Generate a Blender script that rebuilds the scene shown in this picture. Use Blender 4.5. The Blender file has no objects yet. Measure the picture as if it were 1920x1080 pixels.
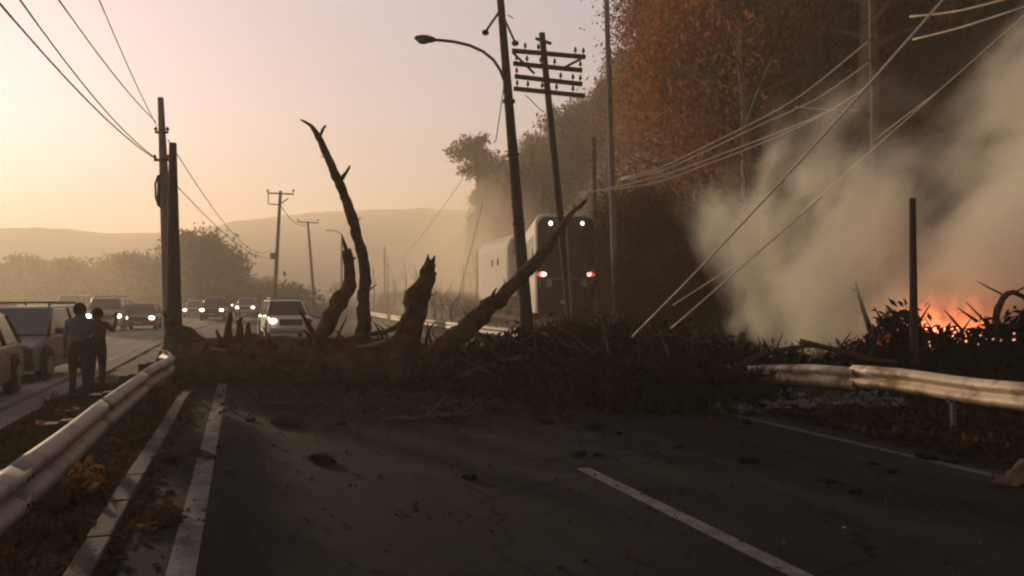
import bpy, bmesh, math, random
import numpy as np
from mathutils import Vector, Matrix, noise as mnoise

R = math.radians
rnd = random.Random(7)
rng = np.random.default_rng(7)
S = bpy.context.scene
COL = S.collection

# ------------------------------------------------------------ camera, sky, sun, exposure
CAM = Vector((0, 0, 1.65)); YAW = R(18.71); PITCH = R(0.84); F = 1500.0
fwd = Vector((math.sin(YAW)*math.cos(PITCH), math.cos(YAW)*math.cos(PITCH), math.sin(PITCH)))
right = Vector((math.cos(YAW), -math.sin(YAW), 0)); up = right.cross(fwd)
cd = bpy.data.cameras.new('camera'); cam = bpy.data.objects.new('camera', cd); COL.objects.link(cam)
cam.location = CAM; cam.rotation_euler = fwd.to_track_quat('-Z', 'Y').to_euler()
cd.sensor_width = 36; cd.lens = 36*F/1920; cd.clip_start = 0.05; cd.clip_end = 4000
S.camera = cam

SUN_AZ = R(-17.8); SUN_EL = R(8.5)
sdir = Vector((math.sin(SUN_AZ)*math.cos(SUN_EL), math.cos(SUN_AZ)*math.cos(SUN_EL), math.sin(SUN_EL)))
W = bpy.data.worlds.new('World'); S.world = W; W.use_nodes = True
nt = W.node_tree; nt.nodes.clear()
def wn(t, **k):
    n = nt.nodes.new(t)
    for a, b in k.items(): setattr(n, a, b)
    return n
wo = wn('ShaderNodeOutputWorld'); bg = wn('ShaderNodeBackground')
sky = wn('ShaderNodeTexSky', sky_type='NISHITA', sun_disc=False, sun_elevation=SUN_EL, sun_rotation=SUN_AZ,
         air_density=1.0, dust_density=6.0, ozone_density=2.0, altitude=0)
tc = wn('ShaderNodeTexCoord')
# smoky evening air: pale lilac-cream veil over the sky, warmer and brighter round the low sun
dot = wn('ShaderNodeVectorMath', operation='DOT_PRODUCT'); dot.inputs[1].default_value = sdir
nrm = wn('ShaderNodeVectorMath', operation='NORMALIZE')
nt.links.new(tc.outputs['Generated'], nrm.inputs[0]); nt.links.new(nrm.outputs[0], dot.inputs[0])
sep = wn('ShaderNodeSeparateXYZ'); nt.links.new(nrm.outputs[0], sep.inputs[0])
elev = wn('ShaderNodeValToRGB')
e = elev.color_ramp.elements
e[0].position = 0.0; e[0].color = (0.50, 0.34, 0.23, 1)
e[1].position = 1.0; e[1].color = (0.17, 0.165, 0.20, 1)
for p_, c_ in ((0.10, (0.55, 0.46, 0.39, 1)), (0.22, (0.58, 0.54, 0.54, 1)), (0.36, (0.60, 0.56, 0.61, 1)), (0.55, (0.34, 0.31, 0.35, 1)), (0.75, (0.22, 0.21, 0.25, 1))):
    k = e.new(p_); k.color = c_
nt.links.new(sep.outputs[2], elev.inputs[0])
glow = wn('ShaderNodeValToRGB'); g = glow.color_ramp.elements
g[0].position = 0.55; g[0].color = (0, 0, 0, 1); g[1].position = 1.0; g[1].color = (0.12, 0.105, 0.06, 1)
for p_, c_ in ((0.80, (0.02, 0.015, 0.01, 1)), (0.90, (0.05, 0.04, 0.025, 1)), (0.96, (0.08, 0.065, 0.04, 1))):
    k = g.new(p_); k.color = c_
nt.links.new(dot.outputs['Value'], glow.inputs[0])
add = wn('ShaderNodeMixRGB', blend_type='ADD'); add.inputs[0].default_value = 1
nt.links.new(elev.outputs[0], add.inputs[1]); nt.links.new(glow.outputs[0], add.inputs[2])
# the sky dims steadily away from the low sun
az = wn('ShaderNodeMapRange'); az.inputs[1].default_value = -1; az.inputs[2].default_value = .8; az.inputs[3].default_value = .30; az.inputs[4].default_value = 1.0
nt.links.new(dot.outputs['Value'], az.inputs[0])
azm = wn('ShaderNodeVectorMath', operation='SCALE'); nt.links.new(elev.outputs[0], azm.inputs[0]); nt.links.new(az.outputs[0], azm.inputs['Scale'])
nt.links.new(azm.outputs[0], add.inputs[1])
# faint uneven smoke bands
nz = wn('ShaderNodeTexNoise'); nz.inputs['Scale'].default_value = 2.2; nz.inputs['Detail'].default_value = 4
mp = wn('ShaderNodeMapping'); mp.inputs['Scale'].default_value = (1, 1, 3.5)
nt.links.new(nrm.outputs[0], mp.inputs[0]); nt.links.new(mp.outputs[0], nz.inputs[0])
mr = wn('ShaderNodeMapRange'); mr.inputs[1].default_value = .3; mr.inputs[2].default_value = .7; mr.inputs[3].default_value = .95; mr.inputs[4].default_value = 1.05
nt.links.new(nz.outputs[0], mr.inputs[0])
mulv = wn('ShaderNodeVectorMath', operation='MULTIPLY'); nt.links.new(add.outputs[0], mulv.inputs[0]); nt.links.new(mr.outputs[0], mulv.inputs[1])
bg2 = wn('ShaderNodeBackground'); nt.links.new(mulv.outputs[0], bg2.inputs[0]); bg2.inputs[1].default_value = 0.56
tint = wn('ShaderNodeVectorMath', operation='MULTIPLY'); tint.inputs[1].default_value = (.30, .27, .50)
nt.links.new(sky.outputs[0], tint.inputs[0]); nt.links.new(tint.outputs[0], bg.inputs[0]); bg.inputs[1].default_value = 0.05
adds = wn('ShaderNodeAddShader'); nt.links.new(bg.outputs[0], adds.inputs[0]); nt.links.new(bg2.outputs[0], adds.inputs[1])
nt.links.new(adds.outputs[0], wo.inputs[0])

sl = bpy.data.lights.new('sun', 'SUN'); sl.energy = 5.0; sl.angle = R(2.5); sl.color = (1.0, 0.71, 0.43)
so = bpy.data.objects.new('sun', sl); COL.objects.link(so); so.rotation_euler = sdir.to_track_quat('Z', 'Y').to_euler()
so.location = (0, 0, 60)

S.view_settings.view_transform = 'Standard'; S.view_settings.look = 'None'
S.view_settings.exposure = 0.4; S.view_settings.gamma = 1.0; S.view_settings.use_curve_mapping = False
S.render.engine = 'CYCLES'
cy = S.cycles
cy.use_denoising = True
try: cy.denoiser = 'OPENIMAGEDENOISE'
except Exception: pass
cy.max_bounces = 6; cy.diffuse_bounces = 2; cy.glossy_bounces = 2; cy.transmission_bounces = 4
cy.transparent_max_bounces = 8; cy.volume_bounces = 3
cy.volume_step_rate = 1.6; cy.volume_max_steps = 96; cy.adaptive_threshold = .025
cy.pixel_filter_type = 'BLACKMAN_HARRIS'; cy.filter_width = 2.2
cy.sample_clamp_indirect = 4.0

# ------------------------------------------------------------ helpers
def smooth(a, b, x):
    t = min(1, max(0, (x-a)/(b-a))); return t*t*(3-2*t)
def P(px, py, Z):
    return CAM + Z*(fwd + (px-960)/F*right + (540-py)/F*up)
def cx(y):
    if y < 30: return 0.0
    if y < 130: return .0012*(y-30)**2
    return 12 + .24*(y-130)
def rise(y):
    if y < 40: return 0.0
    if y < 160: return .00010*(y-40)**2
    return 1.44+.024*(y-160) if y < 400 else 7.2
def toe(y):
    return 17 + min(64, max(0, y-36))*.17 + max(0, y-100)*.11 + max(0, 36-y)*.10
def H(x, y):
    u = x-cx(y)
    h = rise(y) - .03
    if u > 8.8:
        t = smooth(9.2, 10.6, u)*smooth(14, 27, y)
        h += t*max(.5, min(1.9, .85+.032*(y-33)))
    d = x-toe(y)
    if d > -1:
        nose = 1-smooth(195, 270, y)
        k = (1.4-.38*smooth(60, 115, y))*max(0, d)
        k = k if k < 32 else 32+10*(1-math.exp(-(k-32)/10))
        h += k*nose*smooth(-1, 4, d) + (.5*mnoise.noise((x*.12, y*.12, 0)) * smooth(0, 6, d))
    if u < -1.0 and u > -3.2: h += .05*mnoise.noise((x*1.3, y*.9, 3))
    if u < -13: h += -.4*smooth(-13, -17, u)+.5*mnoise.noise((x*.05, y*.05, 8))*smooth(-13, -25, u)
    if 7.2 < u < 10: h += .04*mnoise.noise((x*1.5, y*1.2, 5))
    return h
def G(px, py, zo=0.0):
    """point where the ray through a picture position meets the ground"""
    d = (fwd + (px-960)/F*right + (540-py)/F*up)
    t = 2.0
    while t < 900:
        p = CAM+t*d
        if p.z <= H(p.x, p.y)+.03+zo: return Vector((p.x, p.y, H(p.x, p.y)+.03+zo))
        t += .03 if t < 40 else .3
    return CAM+900*d
def at(x, y, dz=0.0): return Vector((x, y, H(x, y)+.03+dz))

def tag(o, label=None, cat=None, group=None, kind=None):
    if label: o['label'] = label
    if cat: o['category'] = cat
    if group: o['group'] = group
    if kind: o['kind'] = kind
    return o
def link(name, me, parent=None, loc=None, rot=None, m=None):
    o = bpy.data.objects.new(name, me); COL.objects.link(o)
    if m is not None and me is not None and len(me.materials) == 0: me.materials.append(m)
    if parent: o.parent = parent
    if loc is not None: o.location = loc
    if rot is not None: o.rotation_euler = rot
    return o
def empty(name, label, cat, loc=(0, 0, 0), rz=0, group=None):
    o = bpy.data.objects.new(name, None); COL.objects.link(o); o.empty_display_size = .2
    o.location = loc; o.rotation_euler = (0, 0, rz)
    return tag(o, label, cat, group)
def copy_tree(o, parent=None):
    c = o.copy(); COL.objects.link(c); c.parent = parent
    for ch in [q for q in bpy.data.objects if q.parent == o]: copy_tree(ch, c)
    return c

class MB:
    """gathers boxes, tubes, discs and profiles, then makes one mesh"""
    def __init__(s): s.v = []; s.f = []; s.sm = []
    def add(s, vs, fs, sm=False):
        n = len(s.v); s.v += [tuple(v) for v in vs]
        for f in fs: s.f.append(tuple(i+n for i in f)); s.sm.append(sm)
        return s
    def box(s, c, d, rz=0, M=None):
        x, y, z = [q/2 for q in d]
        vs = [Vector((a*x, b*y, e_*z)) for a in (-1, 1) for b in (-1, 1) for e_ in (-1, 1)]
        T = Matrix.Translation(c) @ Matrix.Rotation(rz, 4, 'Z')
        if M is not None: T = M @ T
        return s.add([T @ v for v in vs], [(0, 1, 3, 2), (4, 6, 7, 5), (0, 4, 5, 1), (2, 3, 7, 6), (0, 2, 6, 4), (1, 5, 7, 3)])
    def tube(s, pts, rad, n=8, caps=True, rough=0.0, sd=0, sm=True):
        pts = [Vector(p) for p in pts]
        if not hasattr(rad, '__len__'): rad = [rad]*len(pts)
        vs = []; prev = None
        for i, p in enumerate(pts):
            t = (pts[min(i+1, len(pts)-1)]-pts[max(i-1, 0)]).normalized()
            a = prev if prev is not None else (Vector((0, 0, 1)) if abs(t.z) < .9 else Vector((1, 0, 0)))
            b = t.cross(a).normalized(); a = b.cross(t).normalized(); prev = a
            for k in range(n):
                th = 2*math.pi*k/n
                r = rad[i]
                if rough: r *= 1+rough*mnoise.noise((math.cos(th)*2.1+sd, math.sin(th)*2.1, i*.9+sd*3))
                vs.append(p + a*r*math.cos(th) + b*r*math.sin(th))
        fs = []
        for i in range(len(pts)-1):
            for k in range(n):
                fs.append((i*n+k, i*n+(k+1) % n, (i+1)*n+(k+1) % n, (i+1)*n+k))
        s.add(vs, fs, sm)
        if caps:
            m_ = len(s.v)-len(vs)
            s.f.append(tuple(m_+k for k in range(n))[::-1]); s.sm.append(False)
            s.f.append(tuple(m_+(len(pts)-1)*n+k for k in range(n))); s.sm.append(False)
        return s
    def disc(s, c, axis, r, n=14, depth=.02):
        ax = Vector(axis).normalized(); c = Vector(c)
        return s.tube([c-ax*depth/2, c+ax*depth/2], r, n, sm=False)
    def ball(s, c, r, n=8, sq=(1, 1, 1)):
        vs = []; fs = []; m_ = n//2+1
        for i in range(m_):
            ph = math.pi*i/(m_-1)
            for k in range(n):
                th = 2*math.pi*k/n
                vs.append((c[0]+r*sq[0]*math.sin(ph)*math.cos(th), c[1]+r*sq[1]*math.sin(ph)*math.sin(th), c[2]+r*sq[2]*math.cos(ph)))
        for i in range(m_-1):
            for k in range(n): fs.append((i*n+k, (i+1)*n+k, (i+1)*n+(k+1) % n, i*n+(k+1) % n))
        return s.add(vs, fs, True)
    def prism(s, prof, w, wtop=None, z0=0, z1=1, cxx=0):
        """profile in (y,z), extruded across x, narrowing with height"""
        n = len(prof)
        def wd(z):
            if wtop is None: return w
            t = min(1, max(0, (z-z0)/(z1-z0))); return w+(wtop-w)*t
        vs = [(cxx-wd(z)/2, y, z) for y, z in prof]+[(cxx+wd(z)/2, y, z) for y, z in prof]
        fs = [(i, (i+1) % n, n+(i+1) % n, n+i) for i in range(n)]
        return s.add(vs, fs+[tuple(range(n))[::-1], tuple(range(n, 2*n))])
    def mesh(s, name, m=None):
        me = bpy.data.meshes.new(name); me.from_pydata(s.v, [], s.f); me.validate(); me.update()
        if len(me.polygons) == len(s.sm): me.polygons.foreach_set('use_smooth', s.sm)
        if m: me.materials.append(m)
        return me
    def build(s, name, m, parent=None, loc=None, bevel=0, rot=None):
        o = link(name, s.mesh(name, m), parent, loc, rot)
        if bevel:
            b = o.modifiers.new('b', 'BEVEL'); b.width = bevel; b.segments = 2; b.limit_method = 'ANGLE'; b.angle_limit = R(35)
        return o

def npmesh(name, V, Fq, m=None, smoothf=False):
    me = bpy.data.meshes.new(name)
    V = np.asarray(V, np.float32); Fq = np.asarray(Fq, np.int32); k = Fq.shape[1]
    me.vertices.add(len(V)); me.vertices.foreach_set('co', V.ravel())
    me.loops.add(Fq.size); me.loops.foreach_set('vertex_index', Fq.ravel())
    me.polygons.add(len(Fq)); me.polygons.foreach_set('loop_start', np.arange(0, Fq.size, k, dtype=np.int32))
    if smoothf: me.polygons.foreach_set('use_smooth', np.ones(len(Fq), bool))
    me.update(calc_edges=True)
    if m: me.materials.append(m)
    return me
def leaf_verts(C, size, elong=2.2, droop=0.0, flat=0.0, r=rng):
    """one small pointed leaf (a bent quad) at every centre"""
    n = len(C); a = r.normal(size=(n, 3)); a[:, 2] -= droop; a[:, 2] *= (1-flat)
    a /= np.linalg.norm(a, axis=1)[:, None]+1e-9
    b = r.normal(size=(n, 3)); b[:, 2] *= (1-flat); b -= (b*a).sum(1)[:, None]*a; b /= np.linalg.norm(b, axis=1)[:, None]+1e-9
    s = (size*r.uniform(.6, 1.4, n))[:, None]
    V = np.stack([C-a*s*elong/2, C+b*s/2, C+a*s*elong/2, C-b*s/2], 1).reshape(-1, 3)
    return V, np.arange(4*n).reshape(-1, 4)

# ------------------------------------------------------------ materials
def mat(name, col, rough=.8, var=.25, scale=3.0, col2=None, bump=0.0, bscale=30, metal=0.0, spec=.3, coord='Object', detail=5, thr=None, stretch=None):
    m = bpy.data.materials.new(name); m.use_nodes = True; t = m.node_tree; b = t.nodes['Principled BSDF']
    b.inputs['Roughness'].default_value = rough; b.inputs['Metallic'].default_value = metal
    b.inputs['Specular IOR Level'].default_value = spec
    c = t.nodes.new('ShaderNodeTexCoord'); n = t.nodes.new('ShaderNodeTexNoise')
    n.inputs['Scale'].default_value = scale; n.inputs['Detail'].default_value = detail; n.inputs['Roughness'].default_value = .65
    src = c.outputs[coord]
    if stretch:
        mp_ = t.nodes.new('ShaderNodeMapping'); mp_.inputs['Scale'].default_value = stretch
        t.links.new(src, mp_.inputs[0]); src = mp_.outputs[0]
    t.links.new(src, n.inputs['Vector'])
    rp = t.nodes.new('ShaderNodeValToRGB'); lo, hi = thr or (.35, .65)
    rp.color_ramp.elements[0].position = lo; rp.color_ramp.elements[1].position = hi
    if col2 is None:
        c1 = [q*(1-var) for q in col]; c2 = [min(1, q*(1+var)) for q in col]
    else: c1, c2 = col, col2
    rp.color_ramp.elements[0].color = (*c1, 1); rp.color_ramp.elements[1].color = (*c2, 1)
    t.links.new(n.outputs[0], rp.inputs[0]); t.links.new(rp.outputs[0], b.inputs['Base Color'])
    if bump:
        n2 = t.nodes.new('ShaderNodeTexNoise'); n2.inputs['Scale'].default_value = bscale; n2.inputs['Detail'].default_value = 6
        t.links.new(src, n2.inputs['Vector'])
        bp = t.nodes.new('ShaderNodeBump'); bp.inputs['Strength'].default_value = bump; bp.inputs['Distance'].default_value = .03
        t.links.new(n2.outputs[0], bp.inputs['Height']); t.links.new(bp.outputs[0], b.inputs['Normal'])
    return m
def foliage(name, c1, c2, c3, scale=.6, trans=.45, rv=.35):
    """leaf colour drifting between three tones; light shines through the leaves"""
    m = bpy.data.materials.new(name); m.use_nodes = True; t = m.node_tree; t.nodes.clear()
    N = t.nodes.new; L = t.links.new
    out = N('ShaderNodeOutputMaterial'); geo = N('ShaderNodeNewGeometry'); oi = N('ShaderNodeObjectInfo')
    n = N('ShaderNodeTexNoise'); n.inputs['Scale'].default_value = scale; n.inputs['Detail'].default_value = 4
    L(geo.outputs['Position'], n.inputs['Vector'])
    ad = N('ShaderNodeMath'); ad.operation = 'MULTIPLY_ADD'; L(oi.outputs['Random'], ad.inputs[0]); ad.inputs[1].default_value = rv; L(n.outputs[0], ad.inputs[2])
    ad2 = N('ShaderNodeMath'); ad2.operation = 'MULTIPLY_ADD'; L(geo.outputs['Random Per Island'], ad2.inputs[0]); ad2.inputs[1].default_value = .3; L(ad.outputs[0], ad2.inputs[2])
    rp = N('ShaderNodeValToRGB'); el = rp.color_ramp.elements
    el[0].position = .45; el[0].color = (*c1, 1); el[1].position = 1.05; el[1].color = (*c3, 1)
    k = el.new(.75); k.color = (*c2, 1)
    L(ad2.outputs[0], rp.inputs[0])
    d = N('ShaderNodeBsdfDiffuse'); tr = N('ShaderNodeBsdfTranslucent'); L(rp.outputs[0], d.inputs[0]); L(rp.outputs[0], tr.inputs[0])
    mx = N('ShaderNodeMixShader'); mx.inputs[0].default_value = trans; L(d.outputs[0], mx.inputs[1]); L(tr.outputs[0], mx.inputs[2])
    L(mx.outputs[0], out.inputs[0]); return m
def emis(name, col, s):
    m = bpy.data.materials.new(name); m.use_nodes = True; b = m.node_tree.nodes['Principled BSDF']
    b.inputs['Base Color'].default_value = (*col, 1)
    b.inputs['Emission Color'].default_value = (*col, 1); b.inputs['Emission Strength'].default_value = s
    return m
def glass(name, col=(.02, .02, .02)):
    m = bpy.data.materials.new(name); m.use_nodes = True; b = m.node_tree.nodes['Principled BSDF']
    b.inputs['Base Color'].default_value = (*col, 1); b.inputs['Roughness'].default_value = .08; b.inputs['Specular IOR Level'].default_value = .6
    return m

def asphalt(name, a, b_, crack=True):
    m = mat(name, a, .97, col2=b_, scale=.45, bump=.25, bscale=160, spec=.06, coord='Object', detail=8)
    t = m.node_tree; N = t.nodes.new; L = t.links.new; pb = t.nodes['Principled BSDF']
    rp = [n for n in t.nodes if n.type == 'VALTORGB'][0]; c = [n for n in t.nodes if n.type == 'TEX_COORD'][0]
    # stone grain, tar streaks along the lane and pale dust
    g1 = N('ShaderNodeTexNoise'); g1.inputs['Scale'].default_value = 90; g1.inputs['Detail'].default_value = 2; L(c.outputs['Object'], g1.inputs[0])
    mr_ = N('ShaderNodeMapRange'); mr_.inputs[1].default_value = .3; mr_.inputs[2].default_value = .7; mr_.inputs[3].default_value = .72; mr_.inputs[4].default_value = 1.32; L(g1.outputs[0], mr_.inputs[0])
    mp_ = N('ShaderNodeMapping'); mp_.inputs['Scale'].default_value = (1.2, .06, 1); L(c.outputs['Object'], mp_.inputs[0])
    g2 = N('ShaderNodeTexNoise'); g2.inputs['Scale'].default_value = 1.5; g2.inputs['Detail'].default_value = 5; L(mp_.outputs[0], g2.inputs[0])
    mr2 = N('ShaderNodeMapRange'); mr2.inputs[1].default_value = .35; mr2.inputs[2].default_value = .65; mr2.inputs[3].default_value = .78; mr2.inputs[4].default_value = 1.22; L(g2.outputs[0], mr2.inputs[0])
    mm = N('ShaderNodeMath'); mm.operation = 'MULTIPLY'; L(mr_.outputs[0], mm.inputs[0]); L(mr2.outputs[0], mm.inputs[1])
    # cracks where the surface has split, wandering with noise
    wob = N('ShaderNodeTexNoise'); wob.inputs['Scale'].default_value = 1.1; wob.inputs['Detail'].default_value = 4; L(c.outputs['Object'], wob.inputs[0])
    wv = N('ShaderNodeVectorMath'); wv.operation = 'MULTIPLY_ADD'; L(wob.outputs['Color'], wv.inputs[0]); wv.inputs[1].default_value = (1.4, 1.4, 0); L(c.outputs['Object'], wv.inputs[2])
    vo = N('ShaderNodeTexVoronoi'); vo.feature = 'DISTANCE_TO_EDGE'; vo.inputs['Scale'].default_value = .33; L(wv.outputs[0], vo.inputs['Vector'])
    ck = N('ShaderNodeMapRange'); ck.inputs[1].default_value = .002; ck.inputs[2].default_value = .012; ck.inputs[3].default_value = .35; ck.inputs[4].default_value = 1; L(vo.outputs['Distance'], ck.inputs[0])
    m3 = N('ShaderNodeMath'); m3.operation = 'MULTIPLY'; L(mm.outputs[0], m3.inputs[0]); L(ck.outputs[0], m3.inputs[1]); mm = m3
    # pale stones and grit standing out of the binder
    g3 = N('ShaderNodeTexVoronoi'); g3.inputs['Scale'].default_value = 42; L(c.outputs['Object'], g3.inputs['Vector'])
    st_ = N('ShaderNodeMapRange'); st_.inputs[1].default_value = .10; st_.inputs[2].default_value = .22; st_.inputs[3].default_value = 1.9; st_.inputs[4].default_value = 1; L(g3.outputs['Distance'], st_.inputs[0])
    m4 = N('ShaderNodeMath'); m4.operation = 'MULTIPLY'; L(mm.outputs[0], m4.inputs[0]); L(st_.outputs[0], m4.inputs[1]); mm = m4
    vm = N('ShaderNodeVectorMath'); vm.operation = 'SCALE'; L(rp.outputs[0], vm.inputs[0]); L(mm.outputs[0], vm.inputs['Scale'])
    L(vm.outputs[0], pb.inputs['Base Color'])
    return m

M = {}
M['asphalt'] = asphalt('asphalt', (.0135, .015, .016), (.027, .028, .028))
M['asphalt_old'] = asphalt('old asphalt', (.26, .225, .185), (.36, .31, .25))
M['paint'] = mat('worn road paint', (.06, .058, .055), .85, col2=(.20, .19, .18), scale=5, thr=(.32, .62), bump=.2, bscale=90)
M['paint_faint'] = mat('faded road paint', (.03, .029, .028), .8, col2=(.10, .095, .088), scale=6, thr=(.32, .62))
M['kerb'] = mat('kerb concrete', (.05, .045, .04), .9, col2=(.12, .11, .10), scale=2.2, bump=.5, bscale=25)
M['dirt'] = mat('dirt', (.055, .036, .022), .95, col2=(.13, .088, .055), scale=1.2, bump=.8, bscale=9)
M['dust'] = mat('dusty ground', (.16, .12, .08), .95, col2=(.30, .23, .16), scale=.3, bump=.4, bscale=8)
M['rail'] = mat('galvanised steel', (.12, .085, .06), .65, col2=(.42, .37, .31), scale=2.6, thr=(.30, .50), metal=.2, bump=.08, bscale=12, spec=.5)
M['rail_dirty'] = mat('scorched steel', (.20, .13, .07), .6, col2=(.70, .60, .44), scale=2.2, metal=.25, thr=(.36, .54), bump=.2, bscale=14)
M['steel'] = mat('dark steel', (.06, .055, .05), .6, metal=.4, scale=5)
M['post'] = mat('weathered post', (.05, .038, .028), .9, col2=(.10, .075, .055), scale=4, bump=.5, bscale=20)
M['pole'] = mat('dark wooden pole', (.045, .028, .017), .9, col2=(.085, .055, .034), scale=6, bump=.7, bscale=14, stretch=(3, 3, .25))
M['pole_grey'] = mat('grey concrete pole', (.15, .125, .105), .85, col2=(.25, .215, .18), scale=1.2, bump=.3, bscale=20)
M['bark'] = mat('burnt bark', (.026, .017, .010), .97, col2=(.14, .088, .050), scale=3.5, bump=1.0, bscale=11, spec=.08, detail=9)
M['wood'] = mat('bare split wood', (.22, .13, .07), .9, col2=(.36, .24, .14), scale=6, bump=.5, bscale=18)
M['bark_pale'] = mat('pale bark', (.16, .10, .06), .9, col2=(.30, .21, .13), scale=2, bump=.4, bscale=8)
M['wire'] = mat('sunlit-toned cable', (.80, .68, .50), .5, var=.1, spec=.5)  # pale base colour stands in for sun catching these cables
M['wire_dark'] = mat('dark cable', (.05, .045, .045), .6, var=.1)
M['insul'] = mat('insulator', (.05, .04, .035), .4, var=.1)
M['tyre'] = mat('tyre', (.02, .02, .02), .9, var=.1)
M['rim'] = mat('rim', (.25, .24, .23), .4, var=.1, metal=.6)
M['black'] = mat('black trim', (.018, .018, .018), .6, var=.1)
M['glass'] = glass('dark glass')
M['glass_pale'] = glass('dusty glass', (.10, .095, .085))
M['head'] = emis('headlight', (1, .84, .62), 9)
M['tail'] = emis('tail light', (1, .10, .10), 1.2)
M['tail_core'] = emis('tail light core', (1, .5, .45), 4)
M['marker'] = emis('marker light', (.95, .95, .95), 3)
M['plate'] = mat('number plate', (.55, .53, .48), .6, var=.1)
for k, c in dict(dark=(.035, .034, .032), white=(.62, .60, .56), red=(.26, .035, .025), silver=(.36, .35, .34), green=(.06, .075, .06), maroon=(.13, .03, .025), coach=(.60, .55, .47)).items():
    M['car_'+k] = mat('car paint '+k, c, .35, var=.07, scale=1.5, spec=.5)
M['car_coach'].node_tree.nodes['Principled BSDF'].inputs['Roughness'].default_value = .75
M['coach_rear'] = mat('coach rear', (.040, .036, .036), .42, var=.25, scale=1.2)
M['skin'] = mat('skin', (.20, .11, .07), .7, var=.08)
M['skin_dark'] = mat('skin tanned', (.17, .09, .055), .7, var=.08)
M['shirt_grey'] = mat('grey shirt', (.17, .16, .17), .9, var=.15, scale=8)
M['shirt_rust'] = mat('rust shirt', (.12, .05, .035), .9, var=.2, scale=8)
M['trousers'] = mat('dark trousers', (.035, .03, .028), .9, var=.2, scale=8)
M['trousers2'] = mat('brown trousers', (.05, .038, .026), .9, var=.2, scale=8)
M['hair'] = mat('dark hair', (.012, .008, .006), .8, var=.2)
M['char'] = mat('charcoal', (.003, .003, .003), .97, col2=(.012, .010, .009), scale=5, bump=.9, bscale=12, spec=.05)
M['ash'] = mat('grey ash', (.08, .08, .085), .95, col2=(.26, .25, .25), scale=6)
M['litter'] = foliage('dry leaf litter', (.020, .013, .008), (.055, .033, .018), (.13, .075, .035), scale=1.5, trans=.2)
M['litter_orange'] = foliage('orange dry leaves', (.04, .022, .010), (.11, .06, .026), (.24, .14, .06), scale=2.5, trans=.3)
M['leaf_fallen'] = foliage('scorched fallen leaves', (.009, .009, .005), (.022, .018, .009), (.055, .036, .016), scale=.9, trans=.25)
M['leaf_near'] = foliage('scorched rust leaves', (.035, .017, .008), (.12, .045, .015), (.32, .12, .036), scale=.20, trans=.5)
M['leaf_dark'] = foliage('dark leaves', (.008, .006, .004), (.028, .017, .008), (.085, .040, .014), scale=.4, trans=.3)
M['leaf_mid'] = foliage('ridge leaves', (.07, .05, .018), (.14, .095, .036), (.24, .16, .07), scale=.15, trans=.35)
M['leaf_green'] = foliage('dusty green leaves', (.06, .06, .012), (.11, .10, .022), (.19, .165, .04), scale=.15, trans=.55)
M['bush'] = foliage('dry scrub', (.025, .017, .010), (.07, .045, .022), (.15, .10, .05), scale=.5, trans=.3)
M['hill'] = mat('hill scrub', (.10, .08, .05), .95, col2=(.24, .19, .12), scale=.02, detail=9)

# ------------------------------------------------------------ ground and hills
def grid_axis(parts):
    a = []
    for lo, hi, n in parts: a += list(np.linspace(lo, hi, n, endpoint=False))
    return a+[parts[-1][1]]
xs = grid_axis([(-1400, -200, 12), (-200, -30, 24), (-30, -6, 24), (-6, 12, 60), (12, 90, 90), (90, 250, 30), (250, 1500, 12)])
ys = grid_axis([(-140, -10, 10), (-10, 40, 110), (40, 120, 70), (120, 300, 50), (300, 1500, 20)])
V = [(x, y, H(x, y)) for y in ys for x in xs]; nx = len(xs)
Fq = [(j*nx+i, j*nx+i+1, (j+1)*nx+i+1, (j+1)*nx+i) for j in range(len(ys)-1) for i in range(nx-1)]
gm = mat('ground earth', (.045, .030, .019), .95, col2=(.115, .078, .048), scale=.35, bump=.8, bscale=6, detail=9)
tag(link('ground', npmesh('ground', V, Fq, gm, True)), kind='structure')

def strip(name, m, u0, u1, y0, y1, dz, step=2.0, zf=None, follow=True):
    n = max(1, int(abs(y1-y0)/step)); V = []; Fs = []
    for i in range(n+1):
        y = y0+(y1-y0)*i/n; c = cx(y) if follow else 0; z = rise(y) if zf is None else zf(y)
        V += [(u0+c, y, z+dz), (u1+c, y, z+dz)]
    for i in range(n): Fs.append((2*i, 2*i+1, 2*i+3, 2*i+2))
    return link(name, npmesh(name, V, Fs, m))
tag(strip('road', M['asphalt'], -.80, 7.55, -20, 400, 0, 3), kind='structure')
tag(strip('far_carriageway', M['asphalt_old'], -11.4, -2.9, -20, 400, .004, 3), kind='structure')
tag(strip('service_road', M['dust'], 10.7, 16.4, 27, 118, .006, 2, zf=lambda y: rise(y)+max(.5, min(1.9, .85+.032*(y-33)))), kind='structure')
# painted markings
tag(strip('road_marking', M['paint'], -.42, -.25, -4, 60, .006, 1), kind='structure')
for y0 in (3.0, 15.2, 26, 38, 50):
    tag(strip('road_marking', M['paint'], 3.10, 3.24, y0, y0+4.2, .006, 1), kind='structure')
tag(strip('road_marking', M['paint_faint'], 6.62, 6.75, 0, 60, .006, 1), kind='structure')
tag(strip('road_marking', M['paint_faint'], -3.45, -3.30, 2, 80, .010, 1), kind='structure')
for y0 in range(4, 90, 9):
    tag(strip('road_marking', M['paint_faint'], -7.2, -7.06, y0, y0+3.5, .010, 1), kind='structure')
# kerb
kb = MB()
yy = -3.0
while yy < 15:
    L_ = .98; z = .035+rnd.uniform(-.006, .006); x = -.90+rnd.uniform(-.008, .008)
    kb.box((x, yy+.49, z-.02), (.15, L_-.015, .10+.0)); yy += 1.0
tag(kb.build('kerb', M['kerb'], bevel=.012), kind='structure')

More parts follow.
